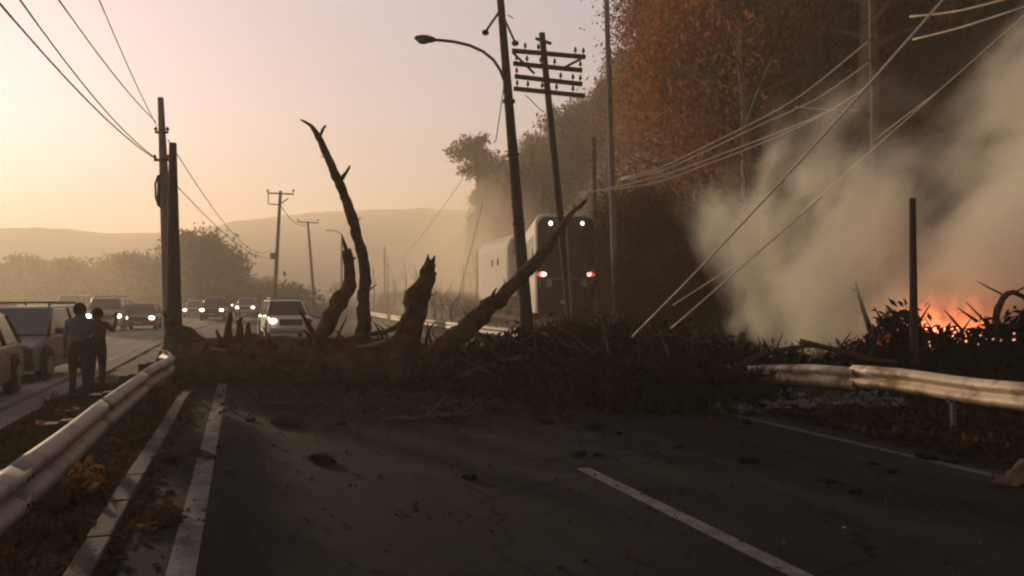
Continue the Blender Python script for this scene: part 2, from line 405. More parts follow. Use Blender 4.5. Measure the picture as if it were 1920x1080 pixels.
# hills across the valley
prof = [(-1400, 425), (-700, 440), (-300, 428), (0, 430), (100, 431), (200, 443), (300, 438), (340, 441), (400, 431), (450, 421), (520, 411), (600, 406), (700, 403), (800, 400), (900, 401), (1100, 396), (1500, 400), (2300, 420)]
def prof_y(px):
    for (a, ya), (b, yb) in zip(prof, prof[1:]):
        if a <= px <= b: t = (px-a)/(b-a); return ya+(yb-ya)*(t*t*(3-2*t))
    return 420
V = []; cols = 260; rows = 14
for i in range(cols+1):
    ang = math.atan((prof[0][0]-960)/F) + (math.atan((2300-960)/F)-math.atan((prof[0][0]-960)/F))*i/cols
    px = 960+F*math.tan(ang); D = 620
    top = (562-prof_y(px))/F*D*math.cos(ang)+1.65
    for j in range(rows+1):
        t = j/rows; dist = 400+(D-400)*t if j < rows-1 else D+(j-rows+2)*60
        hz_ = top*smooth(0, 1, min(1, t*1.08))
        if j >= rows: hz_ = top*.6
        dx = math.sin(YAW+ang); dy = math.cos(YAW+ang)
        nn = mnoise.noise((dx*9, dy*9, j*.4))*5*(t if j < rows-1 else .2)+mnoise.noise((dx*60, dy*60, j*1.3))*1.2
        V.append((dx*dist, dy*dist, max(-1, 4+hz_-4*t+nn*(1 if j < rows-1 else .5) - (6 if j == 0 else 0))))
Fq = [(i*(rows+1)+j, (i+1)*(rows+1)+j, (i+1)*(rows+1)+j+1, i*(rows+1)+j+1) for i in range(cols) for j in range(rows)]
tag(link('hills', npmesh('hills', V, Fq, M['hill'], True)), kind='structure')

# ------------------------------------------------------------ smoke-filled air
hz = MB(); hz.box((0, 560, 32.5), (2900, 1500, 69))
hm = bpy.data.materials.new('haze'); hm.use_nodes = True; t = hm.node_tree; t.nodes.clear()
o_ = t.nodes.new('ShaderNodeOutputMaterial'); pv = t.nodes.new('ShaderNodeVolumePrincipled')
pv.inputs['Color'].default_value = (.98, .90, .77, 1); pv.inputs['Density'].default_value = .0023; pv.inputs['Anisotropy'].default_value = .32
t.links.new(pv.outputs[0], o_.inputs['Volume'])
tag(hz.build('haze', hm), kind='stuff')

# ------------------------------------------------------------ guardrails
def wbeam(name, path, m, parent, hgt=.31, side=1, ztop=.74, twist=None):
    """W-shaped steel beam along a path of (x, y, dz)"""
    sec = [(0, 0), (.022, -.012), (.075, -.045), (.085, -.075), (.075, -.105), (.02, -.140), (.012, -.155), (.02, -.170), (.075, -.205), (.085, -.235), (.075, -.265), (.022, -.298), (0, -.31)]
    V = []; n = len(sec)
    for i, p in enumerate(path):
        q0 = path[max(0, i-1)]; q1 = path[min(len(path)-1, i+1)]
        d = Vector((q1[0]-q0[0], q1[1]-q0[1], 0)).normalized(); nr = Vector((d.y, -d.x, 0))*side
        tw = twist[i] if twist else 0
        for (a, b) in sec:
            aa = a*math.cos(tw)-b*math.sin(tw); bb = a*math.sin(tw)+b*math.cos(tw)
            V.append((p[0]+nr.x*aa, p[1]+nr.y*aa, ztop+p[2]+bb))
    Fs = [(i*n+k, i*n+k+1, (i+1)*n+k+1, (i+1)*n+k) for i in range(len(path)-1) for k in range(n-1)]
    o = link(name, npmesh(name, V, Fs, m, True), parent)
    sd = o.modifiers.new('s', 'SOLIDIFY'); sd.thickness = .006; sd.offset = 0
    return o
def rail_post(parent, x, y, z0, h=.72, m='post', block=True, side=1, lean=0, w=(.11, .15)):
    b = MB(); b.box((0, 0, h/2-.15), (w[0], w[1], h+.3))
    o = b.build('post', M[m], parent, (x, y, z0), bevel=.008, rot=(0, lean, 0))
    if block:
        k = MB(); k.box((side*.105, 0, h-.14) if w[0] > .1 else (side*.058, 0, h-.14), (.10 if w[0] > .1 else .045, w[1], .32 if w[0] > .1 else .26)); k.build('spacer_block', M[m], o, bevel=.006)
    for zz in (h-.07, h-.22):
        pass
    return o
g1 = empty('guardrail', 'dusty steel guardrail between the two carriageways, curling over at its far end', 'guardrail', (-1.116, 4, 0))
def child_local(parent, pts): return [(p[0]-parent.location.x, p[1]-parent.location.y, p[2]) for p in pts]
yb = [-3.2, -.2, 2.55, 5.05, 8.05, 11.0]
for a, b in zip(yb, yb[1:]):
    n = 8
    pts = [(-1.20+.012*math.sin((a+(b+.2-a)*i/n)*1.3)-(.004 if a in (-.2, 5.05) else 0), a+(b+.12-a)*i/n, .006*math.sin(a*3+i*.2)+(.003 if a in (-.2, 5.05) else 0)) for i in range(n+1)]
    wbeam('rail', child_local(g1, pts), M['rail'], g1)
end = [(-1.20, 11.0, 0), (-1.19, 12.0, 0), (-1.16, 13.0, -.01), (-1.12, 13.8, -.02), (-1.12, 14.5, 0), (-1.22, 15.0, .03), (-1.38, 15.3, .05)]
wbeam('rail', child_local(g1, end), M['rail'], g1)
for y in (-1.2, 1.0, 3.0, 5.0, 7.0, 9.0, 11.0, 13.0):
    rail_post(g1, -1.375+1.116, y-4, 0, .70)
for y in (2.6, 5.1, 8.1, 11.05):   # joint bolts
    for zz in (-.08, -.23):
        for dy in (-.04, .04):
            MB().disc((-1.112+1.116, y-4+dy, .74+zz), (1, 0, 0), .014, 8, .02).build('bolt', M['steel'], g1)

g2 = empty('guardrail', 'scorched pale steel guardrail on the verge in front of the flames', 'guardrail', (8.1, 6, 0))
n = 26
pts = [(8.16+.03*math.sin(i*.9), -1.5+10.6*i/n, .012*math.sin(i*1.1)) for i in range(n+1)]
wbeam('rail', child_local(g2, pts[:14]), M['rail'], g2, side=-1)
wbeam('rail', child_local(g2, pts[13:]), M['rail_dirty'], g2, side=-1)
for y in (-.9, 1.2, 3.3, 5.45, 7.57): rail_post(g2, .17, y-6, 0, .66, 'pole_grey', True, -1, w=(.06, .05))
g3 = empty('guardrail', 'crushed guardrail length bent down under the fallen branches', 'guardrail', (8.1, 10.5, 0))
pts = [(8.10, 9.0, -.03), (8.05, 9.8, -.05), (7.98, 10.5, -.1), (7.95, 11.2, -.18), (7.9, 12.0, -.22), (7.85, 12.8, -.28), (7.85, 13.6, -.33)]
wbeam('rail', child_local(g3, pts), M['rail_dirty'], g3, side=-1, twist=[0, .1, .25, .4, .45, .5, .6])
rail_post(g3, .25, -.3, 0, .5, 'post', True, -1, lean=.35)
g4 = empty('guardrail', 'sunlit guardrail running on along the road beyond the fallen trunk', 'guardrail', (8.1, 20, 0))
pts = [(8.15+cx(y), y, rise(y)) for y in np.linspace(17.5, 150, 54)]
for a in range(0, 53, 6):
    wbeam('rail', child_local(g4, pts[a:a+7]), M['rail'], g4, side=-1)
for y in np.arange(18, 100, 4.0): rail_post(g4, .28+cx(y), y-20, rise(y), .66, 'post', False)
# low concrete edge behind the trunk
wl = MB(); 
for i in range(9):
    wl.box((8.9+cx(19+i*1.55), 19+i*1.55, .18), (.32, 1.5, .55))
tag(wl.build('low_wall', M['kerb'], bevel=.03), 'low pale concrete wall lying behind the leaning branch', 'wall')

# ------------------------------------------------------------ fallen tree
LOGZ = 15.4
def PX(lst, dz=0):  # [(px,py,Z)]
    return [P(a, b, c) for a, b, c in lst]
def resample(pts, rad, step=.18):
    P_ = [Vector(p) for p in pts]; op = []; orr = []
    for i in range(len(P_)-1):
        p0 = P_[max(0, i-1)]; p1 = P_[i]; p2 = P_[i+1]; p3 = P_[min(len(P_)-1, i+2)]
        n = max(2, int((p2-p1).length/step))
        for k in range(n):
            t = k/n
            q = .5*((2*p1)+(p2-p0)*t+(2*p0-5*p1+4*p2-p3)*t*t+(3*p1-p0-3*p2+p3)*t**3)
            op.append(q); orr.append(rad[i]+(rad[i+1]-rad[i])*t)
    op.append(P_[-1]); orr.append(rad[-1]); return op, orr
base = P(640, 700, LOGZ); base.z = 0
ft = empty('fallen_tree', 'huge charred tree trunk lying across the road with broken limbs sticking up', 'fallen tree', base)
def limb(name, pts, rad, m='bark', n=14, rough=.42, sd=0, parent=ft, knob=.0, step=.16, tip=False):
    p, r = resample(pts, rad, step*.6)
    r = [q*(1+.24*mnoise.noise((i*.45, sd*3.1, 0))) for i, q in enumerate(r)]
    p = [q+Vector((mnoise.noise((i*.4, sd, 1)), mnoise.noise((i*.4, sd, 2)), mnoise.noise((i*.4, sd, 3))))*r[i]*.34 for i, q in enumerate(p)]
    b = MB(); b.tube([q-parent.location for q in p], r, n, rough=rough, sd=sd)
    if tip:   # torn, splintered end
        T = (p[-1]-p[-3]).normalized()
        for k in range(tip):
            a = Vector((rnd.uniform(-1, 1), rnd.uniform(-1, 1), rnd.uniform(-1, 1)))*r[-1]*.6
            q = p[-1]-parent.location+a
            b.tube([q-T*.12, q+T*rnd.uniform(.03, .10), q+T*rnd.uniform(.12, .26)+a*.3], [r[-1]*.42, r[-1]*.26, .008], 6)
    return b.build(name, M[m], parent)
# trunk (lies on the asphalt, its thick end at the left guardrail)
tp = []
for px, Z, r in ((318, 16.1, .36), (345, 16.0, .42), (420, 15.9, .46), (520, 15.7, .47), (640, 15.5, .46), (760, 15.4, .43), (860, 15.3, .38), (960, 15.2, .34), (1060, 15.1, .29), (1150, 15.0, .22)):
    q = P(px, 600, Z); q.z = r*.97; tp.append((q, r))
p_, r_ = resample([a for a, b in tp], [b for a, b in tp], .055)
V = []; n = 72; ax0 = None
for i, q in enumerate(p_):
    tt = (p_[min(i+1, len(p_)-1)]-p_[max(0, i-1)]).normalized(); b_ = tt.cross(Vector((0, 0, 1))).normalized(); a_ = b_.cross(tt)
    for k in range(n):
        th = 2*math.pi*k/n
        d = a_*math.cos(th)+b_*math.sin(th)
        w = q*.9
        rr = r_[i]*(1+.10*mnoise.noise((w.x*1.1+d.x, w.y*1.1+d.y, d.z*1.4))+.07*mnoise.noise((w.x*2.2, math.cos(th)*5, math.sin(th)*5))+.05*mnoise.noise((w.x*7, math.cos(th)*9, math.sin(th)*9))-.13*max(0, .30-abs(mnoise.noise((w.x*.9, math.cos(th)*4.5, math.sin(th)*4.5+w.x*.5))))*2+.10*max(0, mnoise.noise((w.x*2.6+4, math.cos(th)*3, math.sin(th)*3))-.25)*3)
        V.append(q-ft.location+d*rr)
m_ = len(p_); Fs = [(i*n+k, i*n+(k+1) % n, (i+1)*n+(k+1) % n, (i+1)*n+k) for i in range(m_-1) for k in range(n)]
me = bpy.data.meshes.new('trunk'); me.from_pydata(V, [], Fs+[tuple(range(n))[::-1], tuple((m_-1)*n+k for k in range(n))]); me.update()
me.polygons.foreach_set('use_smooth', [True]*(len(Fs))+[False]*2)
link('trunk', me, ft, m=M['bark'])
# the limbs
Z = 15.4
limb('branch', PX([(676, 690, Z), (680, 640, Z), (682, 560, Z), (684, 505, Z), (668, 435, Z), (646, 368, Z), (622, 312, Z), (598, 258, Z), (583, 236, Z), (563, 224, Z)]), [.17, .14, .115, .10, .10, .092, .08, .06, .035, .012], sd=1)
limb('branch', PX([(596, 262, Z), (603, 248, Z), (606, 241, Z), (611, 235, Z)]), [.05, .035, .03, .012], sd=2, n=7)
limb('branch', PX([(640, 335, Z), (650, 322, Z), (657, 310, Z)]), [.05, .03, .012], sd=3, n=7)
limb('branch', PX([(655, 487, Z), (668, 483, Z)]), [.04, .015], sd=33, n=6)
limb('branch', PX([(585, 690, Z-.1), (605, 625, Z-.1), (634, 570, Z-.1), (654, 535, Z-.1), (655, 500, Z-.1), (650, 468, Z-.1)]), [.22, .16, .145, .125, .105, .085], sd=4, tip=3)
limb('branch', PX([(752, 700, Z-.3), (765, 640, Z-.3), (776, 590, Z-.3), (789, 545, Z-.3), (806, 505, Z-.3)]), [.33, .27, .235, .205, .14], sd=5, tip=7, n=16)
limb('branch', PX([(762, 600, Z-.4), (745, 612, Z-.6), (722, 622, Z-.7), (690, 627, Z-.8), (655, 634, Z-.8)]), [.06, .055, .05, .045, .02], sd=6, n=8)
limb('branch', PX([(800, 680, Z-.4), (850, 635, Z-.3), (905, 588, Z), (985, 512, Z+.4), (1035, 452, Z+.8), (1070, 402, Z+1.0), (1100, 376, Z+1.1)]), [.21, .20, .17, .13, .085, .055, .03], sd=7, n=14)
limb('branch', PX([(925, 568, Z), (924, 552, Z-.1), (931, 540, Z-.1)]), [.05, .035, .012], sd=8, n=7)
limb('branch', PX([(1002, 488, Z+.5), (1016, 480, Z+.3), (1022, 468, Z+.3)]), [.045, .03, .01], sd=9, n=7)
limb('branch', PX([(600, 645, Z-.5), (578, 608, Z-.5), (560, 580, Z-.5)]), [.06, .045, .02], sd=10, n=8)
limb('branch', PX([(840, 720, Z-1), (905, 690, Z-1.2), (975, 672, Z-1.4), (1040, 665, Z-1.4)]), [.07, .06, .05, .02], sd=11, n=8)
# torn splinters at the thick end
for k, pl in enumerate(([(425, 655), (428, 620), (431, 596), (433, 585)], [(440, 655), (450, 622), (448, 604), (455, 595)], [(455, 652), (466, 630), (464, 612), (468, 606)], [(412, 655), (412, 635), (404, 622)], [(475, 656), (478, 638), (486, 630)])):
    limb('splinter', PX([(a, b, 15.6) for a, b in pl]), [.11, .075, .05, .015][:len(pl)] if len(pl) == 4 else [.08, .05, .012], sd=20+k, n=7)
limb('root_stump', PX([(400, 690, 16.0), (372, 650, 16.0), (345, 628, 16.0), (322, 612, 16.0), (313, 598, 16.0)]), [.30, .24, .19, .13, .05], sd=30, n=12, tip=3)
limb('root_stump', PX([(330, 700, 15.8), (328, 665, 15.8), (320, 640, 15.9), (316, 620, 15.9)]), [.28, .2, .13, .05], sd=31, n=12)
# pale torn wood on the trunk's top
for pl, r0 in (([(665, 652), (710, 645), (742, 628)], .05), ([(395, 655), (425, 657)], .05)):
    limb('split_wood', PX([(a, b, 15.05) for a, b in pl]), [r0*.5]+[r0]*(len(pl)-2)+[.02], m='wood', sd=40, n=8)

# the leafy crown, broken over the right of the road
def heap(px, py_top, Z, half, n):
    """leaves gathered in sprays over a mound reaching the given height"""
    c = P(px, py_top, Z); h = max(.25, c.z); out = []
    k = max(6, n//60)
    for _ in range(k):
        a = rnd.uniform(0, 6.28); rr = half*math.sqrt(rnd.random())
        x = c.x+rr*math.cos(a)*1.0; y = c.y+rr*math.sin(a)*.8
        top = h*(1-.75*(rr/half)**2)
        z = H(x, y)+.05+top*rnd.random()**.6
        d = rng.normal(size=(60, 3))*np.array([.20, .20, .13]); 
        out.append(np.array([x, y, z])+d)
    q = np.concatenate(out); q[:, 2] = np.maximum(q[:, 2], .03); return q
heaps = [(900, 700, 14.6, 1.0, 2600), (960, 640, 15.2, 1.1, 4200), (1010, 622, 15.6, 1.2, 4600), (1075, 604, 16.2, 1.3, 5000), (1140, 612, 16.0, 1.3, 5000), (1200, 608, 15.2, 1.2, 4800),
         (1260, 632, 14.6, 1.2, 4400), (1060, 690, 13.6, 1.3, 4200), (1160, 700, 13.0, 1.3, 4200), (1250, 705, 12.6, 1.2, 4000), (990, 700, 13.6, 1.0, 3200), (1300, 675, 13.2, 1.1, 3600), (1350, 690, 12.4, .8, 1600)]
for a, b in ((0, 3), (3, 6), (6, 9), (9, 13)):
    C = np.concatenate([heap(*h) for h in heaps[a:b]])-np.array(ft.location)
    V, Fq = leaf_verts(C, np.full(len(C), .06), 3.2, .4)
    tag(link('foliage', npmesh('foliage', V, Fq, M['leaf_fallen']), ft), kind='stuff')
for i in range(70):
    px = rnd.uniform(880, 1330); Z = rnd.uniform(12.8, 16.2); py = rnd.uniform(590, 690)
    p0 = P(px, py, Z); p0.z = max(.1, p0.z-.5)
    d = Vector((rnd.uniform(-1, 1), rnd.uniform(-.6, .6), rnd.uniform(.15, 1.0))).normalized()*rnd.uniform(.5, 1.3)
    limb('twig', [p0, p0+d*.5+Vector((0, 0, .05)), p0+d], [.028, .02, .006], sd=50+i, n=6, step=.3)

for i in range(30):
    px = rnd.choice([rnd.uniform(350, 560), rnd.uniform(560, 900), rnd.uniform(700, 880)]); Z = 15.3; q = P(px, rnd.uniform(632, 668), Z)
    d = Vector((rnd.uniform(-1, 1), rnd.uniform(-.5, .3), rnd.uniform(.3, 1.2))).normalized()*rnd.uniform(.18, .55)
    limb('twig', [q-Vector((0, 0, .15)), q+d*.5+Vector((rnd.uniform(-.05, .05), 0, 0)), q+d], [.035, .022, .006], sd=90+i, n=6, step=.25)
for px, py, dx, dz in ((662, 420, .12, .10), (648, 385, -.10, .12), (616, 300, -.12, .05), (690, 545, .14, .10), (683, 590, -.13, .07), (610, 600, -.18, .06), (640, 555, -.10, .12), (770, 580, -.16, .12), (800, 560, .16, .10), (745, 620, -.2, .1), (880, 600, -.10, .16), (950, 545, -.06, .20), (1000, 488, -.02, .18), (1050, 430, .12, .12), (1040, 452, -.16, .10), (1075, 395, .02, .14)):
    Zq = 15.4+max(0, px-900)*.006; q = P(px, py, Zq); d = Vector((dx, -.03, dz))*1.3
    limb('twig', [q, q+d*.55, q+d], [.022, .014, .004], sd=px*.1, n=5, step=.2)
# other fallen wood on the verge and beneath
def fallen_branch(pts, rad, label, twigs=5, m='bark'):
    b0 = pts[0].copy(); o = empty('fallen_branch', label, 'branch', b0)
    limb('limb', pts, rad, m=m, parent=o, sd=rnd.uniform(60, 90), n=9)
    for k in range(twigs):
        i = rnd.randrange(1, len(pts)); q = pts[i].lerp(pts[i-1], rnd.random())
        d = Vector((rnd.uniform(-1, 1), rnd.uniform(-1, 1), rnd.uniform(0, 1))).normalized()*rnd.uniform(.25, .6)
        limb('twig', [q, q+d*.6, q+d], [.02, .014, .004], m=m, parent=o, sd=k+rnd.random()*30, n=5, step=.3)
    return o
fallen_branch(PX([(1500, 640, 13.5), (1560, 655, 13.2), (1620, 672, 12.8), (1680, 678, 12.5)]), [.05, .045, .04, .02], 'thin dark branch arching over the ash behind the scorched guardrail')
fallen_branch(PX([(1380, 690, 12.9), (1420, 668, 13.0), (1470, 655, 13.2), (1530, 648, 13.4)]), [.06, .05, .04, .02], 'charred branch leaning on the crushed guardrail length')
fallen_branch(PX([(1870, 640, 14), (1868, 590, 14), (1880, 560, 14), (1900, 548, 14), (1925, 560, 14)]), [.07, .06, .05, .045, .03], 'arched black branch bowed over beside the tallest flames', 3)
fallen_branch(PX([(1640, 650, 15), (1625, 600, 15), (1612, 560, 15), (1604, 530, 15)]), [.05, .045, .035, .012], 'thin leaning stick rising out of the smoke by the fire', 2)
fallen_branch(PX([(1380, 660, 14.5), (1388, 640, 14.5), (1392, 622, 14.5)]), [.07, .08, .05], 'short burnt stump standing in ash at the smoke base', 2)
q = G(560, 765); fallen_branch([q+Vector((-.6, 0, .04)), q+Vector((0, .1, .06)), q+Vector((.7, -.05, .04))], [.03, .03, .012], 'slender stick lying on the asphalt in front of the trunk', 3)
q = G(820, 788); fallen_branch([q+Vector((-.7, .1, .03)), q+Vector((0, 0, .05)), q+Vector((.5, .05, .05))], [.03, .035, .02], 'stripped stick among leaves on the asphalt below the thick broken limb', 2, m='post')

# bark slab near the left line
q = G(335, 868)
V = []; n = 9; m_ = 14
for i in range(m_+1):
    for k in range(n+1):
        u = i/m_; v = k/n
        w = .11*math.sin(math.pi*u)**.5
        V.append((-.36+.74*u, (v-.5)*2*w+.10*math.sin(u*2.4), .02+.09*math.sin(math.pi*v)*math.sin(math.pi*u)+.07*u*(1-u)*4*.6+.01*mnoise.noise((u*6, v*5, 1))))
Fs = [(i*(n+1)+k, (i+1)*(n+1)+k, (i+1)*(n+1)+k+1, i*(n+1)+k+1) for i in range(m_) for k in range(n)]
o = link('bark_slab', npmesh('bark_slab', V, Fs, M['bark'], True), loc=q, rot=(0, 0, .12)); sd = o.modifiers.new('s', 'SOLIDIFY'); sd.thickness = .025
tag(o, 'dark curled slab of bark touching the solid white line on the left', 'bark')

# small pieces scattered over the asphalt, each one thing
chunk = []
for s_ in range(6):
    bm = bmesh.new(); bmesh.ops.create_icosphere(bm, subdivisions=2, radius=1)
    for v in bm.verts:
        nn = mnoise.noise(v.co*1.6+Vector((s_*7, 0, 0))); v.co *= 1+.45*nn; v.co.z *= .55; v.co.x *= 1.0+.3*(s_ % 3)
    me = bpy.data.meshes.new('wood_chunk'); bm.to_mesh(me); bm.free(); me.materials.append(M['char']); me.polygons.foreach_set('use_smooth', [True]*len(me.polygons)); chunk.append(me)
spots = [(530, 797, 22, 'pair of charred lumps nearest the fallen trunk on the left lane, larger one'), (552, 800, 12, 'smaller charred lump touching a larger one on the left lane'),
 (603, 866, 22, 'flat charred lump alone in the middle of the left lane'), (880, 899, 15, 'small flat lump on the left lane nearest the camera'), (640, 797, 9, 'tiny dark lump below the tall curved limb'),
 (1085, 857, 11, 'round dark lump beside its twin just above the lane dash'), (1122, 855, 10, 'dark lump right of its twin above the lane dash'), (1020, 795, 14, 'dark lump at the edge of the leafy heap'),
 (1115, 805, 15, 'wide dark lump in front of the leafy heap'), (1160, 815, 8, 'tiny lump beside the wide one before the leafy heap'), (1272, 841, 9, 'lone round lump between the leafy heap and right lane'),
 (1402, 868, 15, 'flattened lump in the middle of the right lane'), (1400, 796, 12, 'dark lump at the far start of the faint edge line'), (1558, 905, 9, 'small lump on the right lane left of its pair'),
 (1605, 925, 10, 'small lump near the pair on the right lane, closer to camera'), (1638, 872, 9, 'small lump just inside the faint edge line'), (1672, 886, 9, 'small lump touching the faint edge line'),
 (1740, 862, 15, 'dark lump on the verge beyond the faint edge line'), (318, 925, 8, 'little dark pebble left of the solid white line'), (1785, 868, 10, 'charred lump on the verge below the guardrail post'),
 (760, 775, 10, 'dark lump among litter at the foot of the thick broken limb'), (845, 790, 16, 'dark lump beside the stripped stick'), (935, 770, 11, 'dark lump between the stick and the leafy heap'), (470, 790, 9, 'tiny dark lump right of the far end of the solid line')]
for i, (px, py, r, lb) in enumerate(spots):
    q = G(px, py); Zd = (q-CAM).dot(fwd); s_ = r*Zd/F
    o = link('wood_chunk', chunk[i % 6], loc=q+Vector((0, 0, s_*.3)), rot=(rnd.uniform(-.2, .2), rnd.uniform(-.2, .2), rnd.uniform(0, 6)))
    o.scale = (s_, s_, s_*.8); tag(o, lb, 'wood chunk', 'charred lumps scattered on the asphalt')
# pale scraps
scrap = []
for s_ in range(3):
    V = []
    for i in range(5):
        for k in range(5): V.append(((i-2)*.25+rnd.uniform(-.05, .05), (k-2)*.2+rnd.uniform(-.05, .05), .12*rnd.random()+.1*abs(i-2)))
    Fs = [(i*5+k, (i+1)*5+k, (i+1)*5+k+1, i*5+k+1) for i in range(4) for k in range(4)]
    scrap.append(npmesh('paper_scrap', V, Fs, M['plate'], True))
for i, (px, py, r, lb) in enumerate([(1147, 727, 9, 'crumpled pale scrap at the foot of the leafy heap'), (1450, 738, 10, 'crumpled pale scrap below the broken guardrail end'), (785, 712, 8, 'pale scrap lying against the thick part of the trunk'),
    (712, 770, 7, 'small pale scrap among litter in front of the trunk'), (1582, 995, 4, 'tiny pale fleck on the right lane near the camera'), (152, 892, 12, 'pale scrap caught under the left guardrail'), (1270, 650, 5, 'tiny pale scrap on the dark leaves under the loose cables'),
    (1385, 755, 4, 'tiny pale fleck under the broken guardrail'), (905, 697, 14, 'pale scrap deep in the branches right of the leaning limb'), (130, 775, 24, 'long pale scrap on the far carriageway by the left guardrail')]):
    q = G(px, py); s_ = r*(q-CAM).dot(fwd)/F
    o = link('paper_scrap', scrap[i % 3], loc=q+Vector((0, 0, .02)), rot=(0, 0, rnd.uniform(0, 6))); o.scale = (s_*1.6, s_*1.6, s_); tag(o, lb, 'scrap')
o = link('red_scrap', scrap[1].copy(), loc=G(66, 806)+Vector((0, 0, .03)), rot=(0, 0, 1)); o.data.materials.clear(); o.data.materials.append(M['car_red']); o.scale = (.16, .16, .3)
tag(o, 'small red scrap on the far carriageway left of the guardrail', 'scrap')
# crumpled red sheet, right edge
q = G(1975, 905); V = []; n = 14
for i in range(n+1):
    for k in range(n+1):
        x = (i/n-.5)*1.0; y = (k/n-.5)*.7; r = math.hypot(x/1.0, y/.7)*2
        V.append((x, y, max(.01, .34*(1-r)*(1+.8*mnoise.noise((x*4, y*4, 2)))+.05+.10*mnoise.noise((x*9, y*9, 5)))))
Fs = [(i*(n+1)+k, (i+1)*(n+1)+k, (i+1)*(n+1)+k+1, i*(n+1)+k+1) for i in range(n) for k in range(n)]
rs = mat('faded red plastic', (.015, .006, .005), .8, col2=(.05, .016, .012), scale=4)
o = link('plastic_sheet', npmesh('plastic_sheet', V, Fs, rs), loc=q, rot=(0, 0, .3)); tag(o, 'crumpled red plastic sheet at the verge on the right edge', 'plastic sheet')

# leaf litter (nobody could count it)
def scatter(n, fn, size, m, name, elong=2, flat=.75, z=.012, zr=.03):
    pts = []
    while len(pts) < n:
        q = fn()
        if q is not None: pts.append((q[0], q[1], H(q[0], q[1])+.03+z+rnd.random()*zr))
    C = np.array(pts); V, Fq = leaf_verts(C, np.full(n, size), elong, 0, flat)
    return tag(link(name, npmesh(name, V, Fq, m)), kind='stuff')
def f_front():
    px = rnd.triangular(330, 1500, 1000); q = G(px, 735+abs(rnd.gauss(0, 24))); return q
def f_verge(): 
    x = rnd.uniform(7.1, 10.5); return (x, rnd.uniform(2, 14))
def f_median():
    x = rnd.uniform(-2.8, -.98); return (x, rnd.uniform(2, 17))
def f_gutter():
    y = rnd.uniform(3.0, 15); return (-.82+abs(rnd.gauss(0, .10)), y)
def f_road():
    return (rnd.uniform(-.8, 7.5), rnd.uniform(3, 12)+rnd.random()**3*-2)
scatter(5200, f_front, .05, M['litter'], 'leaf_litter', zr=.06)
scatter(15000, f_verge, .06, M['litter'], 'leaf_litter', zr=.10, flat=.4)
scatter(9000, f_median, .05, M['litter'], 'leaf_litter', zr=.05, flat=.5)
scatter(500, f_gutter, .04, M['litter_orange'], 'leaf_litter', zr=.03)
scatter(1700, f_road, .026, M['litter'], 'leaf_litter', zr=.004)
def patch(px, py, sx, sy):
    c = G(px, py)
    return lambda: (c.x+rnd.gauss(0, sx), c.y+rnd.gauss(0, sy))
scatter(700, patch(130, 925, .10, .35), .05, M['litter_orange'], 'leaf_litter', zr=.14, flat=.3)
scatter(260, patch(300, 975, .06, .18), .04, M['litter_orange'], 'leaf_litter', zr=.03)
scatter(260, patch(225, 810, .16, .5), .04, M['litter_orange'], 'leaf_litter', zr=.05)
# ------------------------------------------------------------ dry tufts and scrub
def tuft_mesh(n, h, sp, seed):
    r = np.random.default_rng(seed); base_ = r.normal(size=(n, 2))*sp; top = base_+r.normal(size=(n, 2))*h*.35
    hh = h*r.uniform(.4, 1.1, n); w = .006+.008*r.random(n); a = r.uniform(0, 6.28, n)
    V = np.zeros((n, 3, 3)); V[:, 0, :2] = base_; V[:, 1, :2] = base_+np.stack([np.cos(a), np.sin(a)], 1)*w[:, None]*2; V[:, 2, :2] = top; V[:, 2, 2] = hh
    return V.reshape(-1, 3), np.arange(3*n).reshape(-1, 3)
def tufts(name, m, pts, n, h, sp):
    Vs = []; Fs = []; off = 0
    for i, (x, y) in enumerate(pts):
        V, Fq = tuft_mesh(n, h*rnd.uniform(.5, 1.3), sp, i); V[:, 0] += x; V[:, 1] += y; V[:, 2] += H(x, y)+.01
        Vs.append(V); Fs.append(Fq+off); off += len(V)
    tag(link(name, npmesh(name, np.concatenate(Vs), np.concatenate(Fs), m)), kind='stuff')
tufts('dry_grass', M['bush'], [(rnd.uniform(-2.8, -1.1), rnd.uniform(2.5, 17)) for _ in range(260)], 22, .16, .08)
tufts('dry_grass', M['bush'], [(rnd.uniform(7.9, 12.5), rnd.uniform(3, 22)) for _ in range(420)], 26, .30, .12)
tufts('dry_grass', M['bush'], [(rnd.uniform(8.8, 18)+cx(y), y) for y in [rnd.uniform(18, 80) for _ in range(500)]], 24, .7, .25)

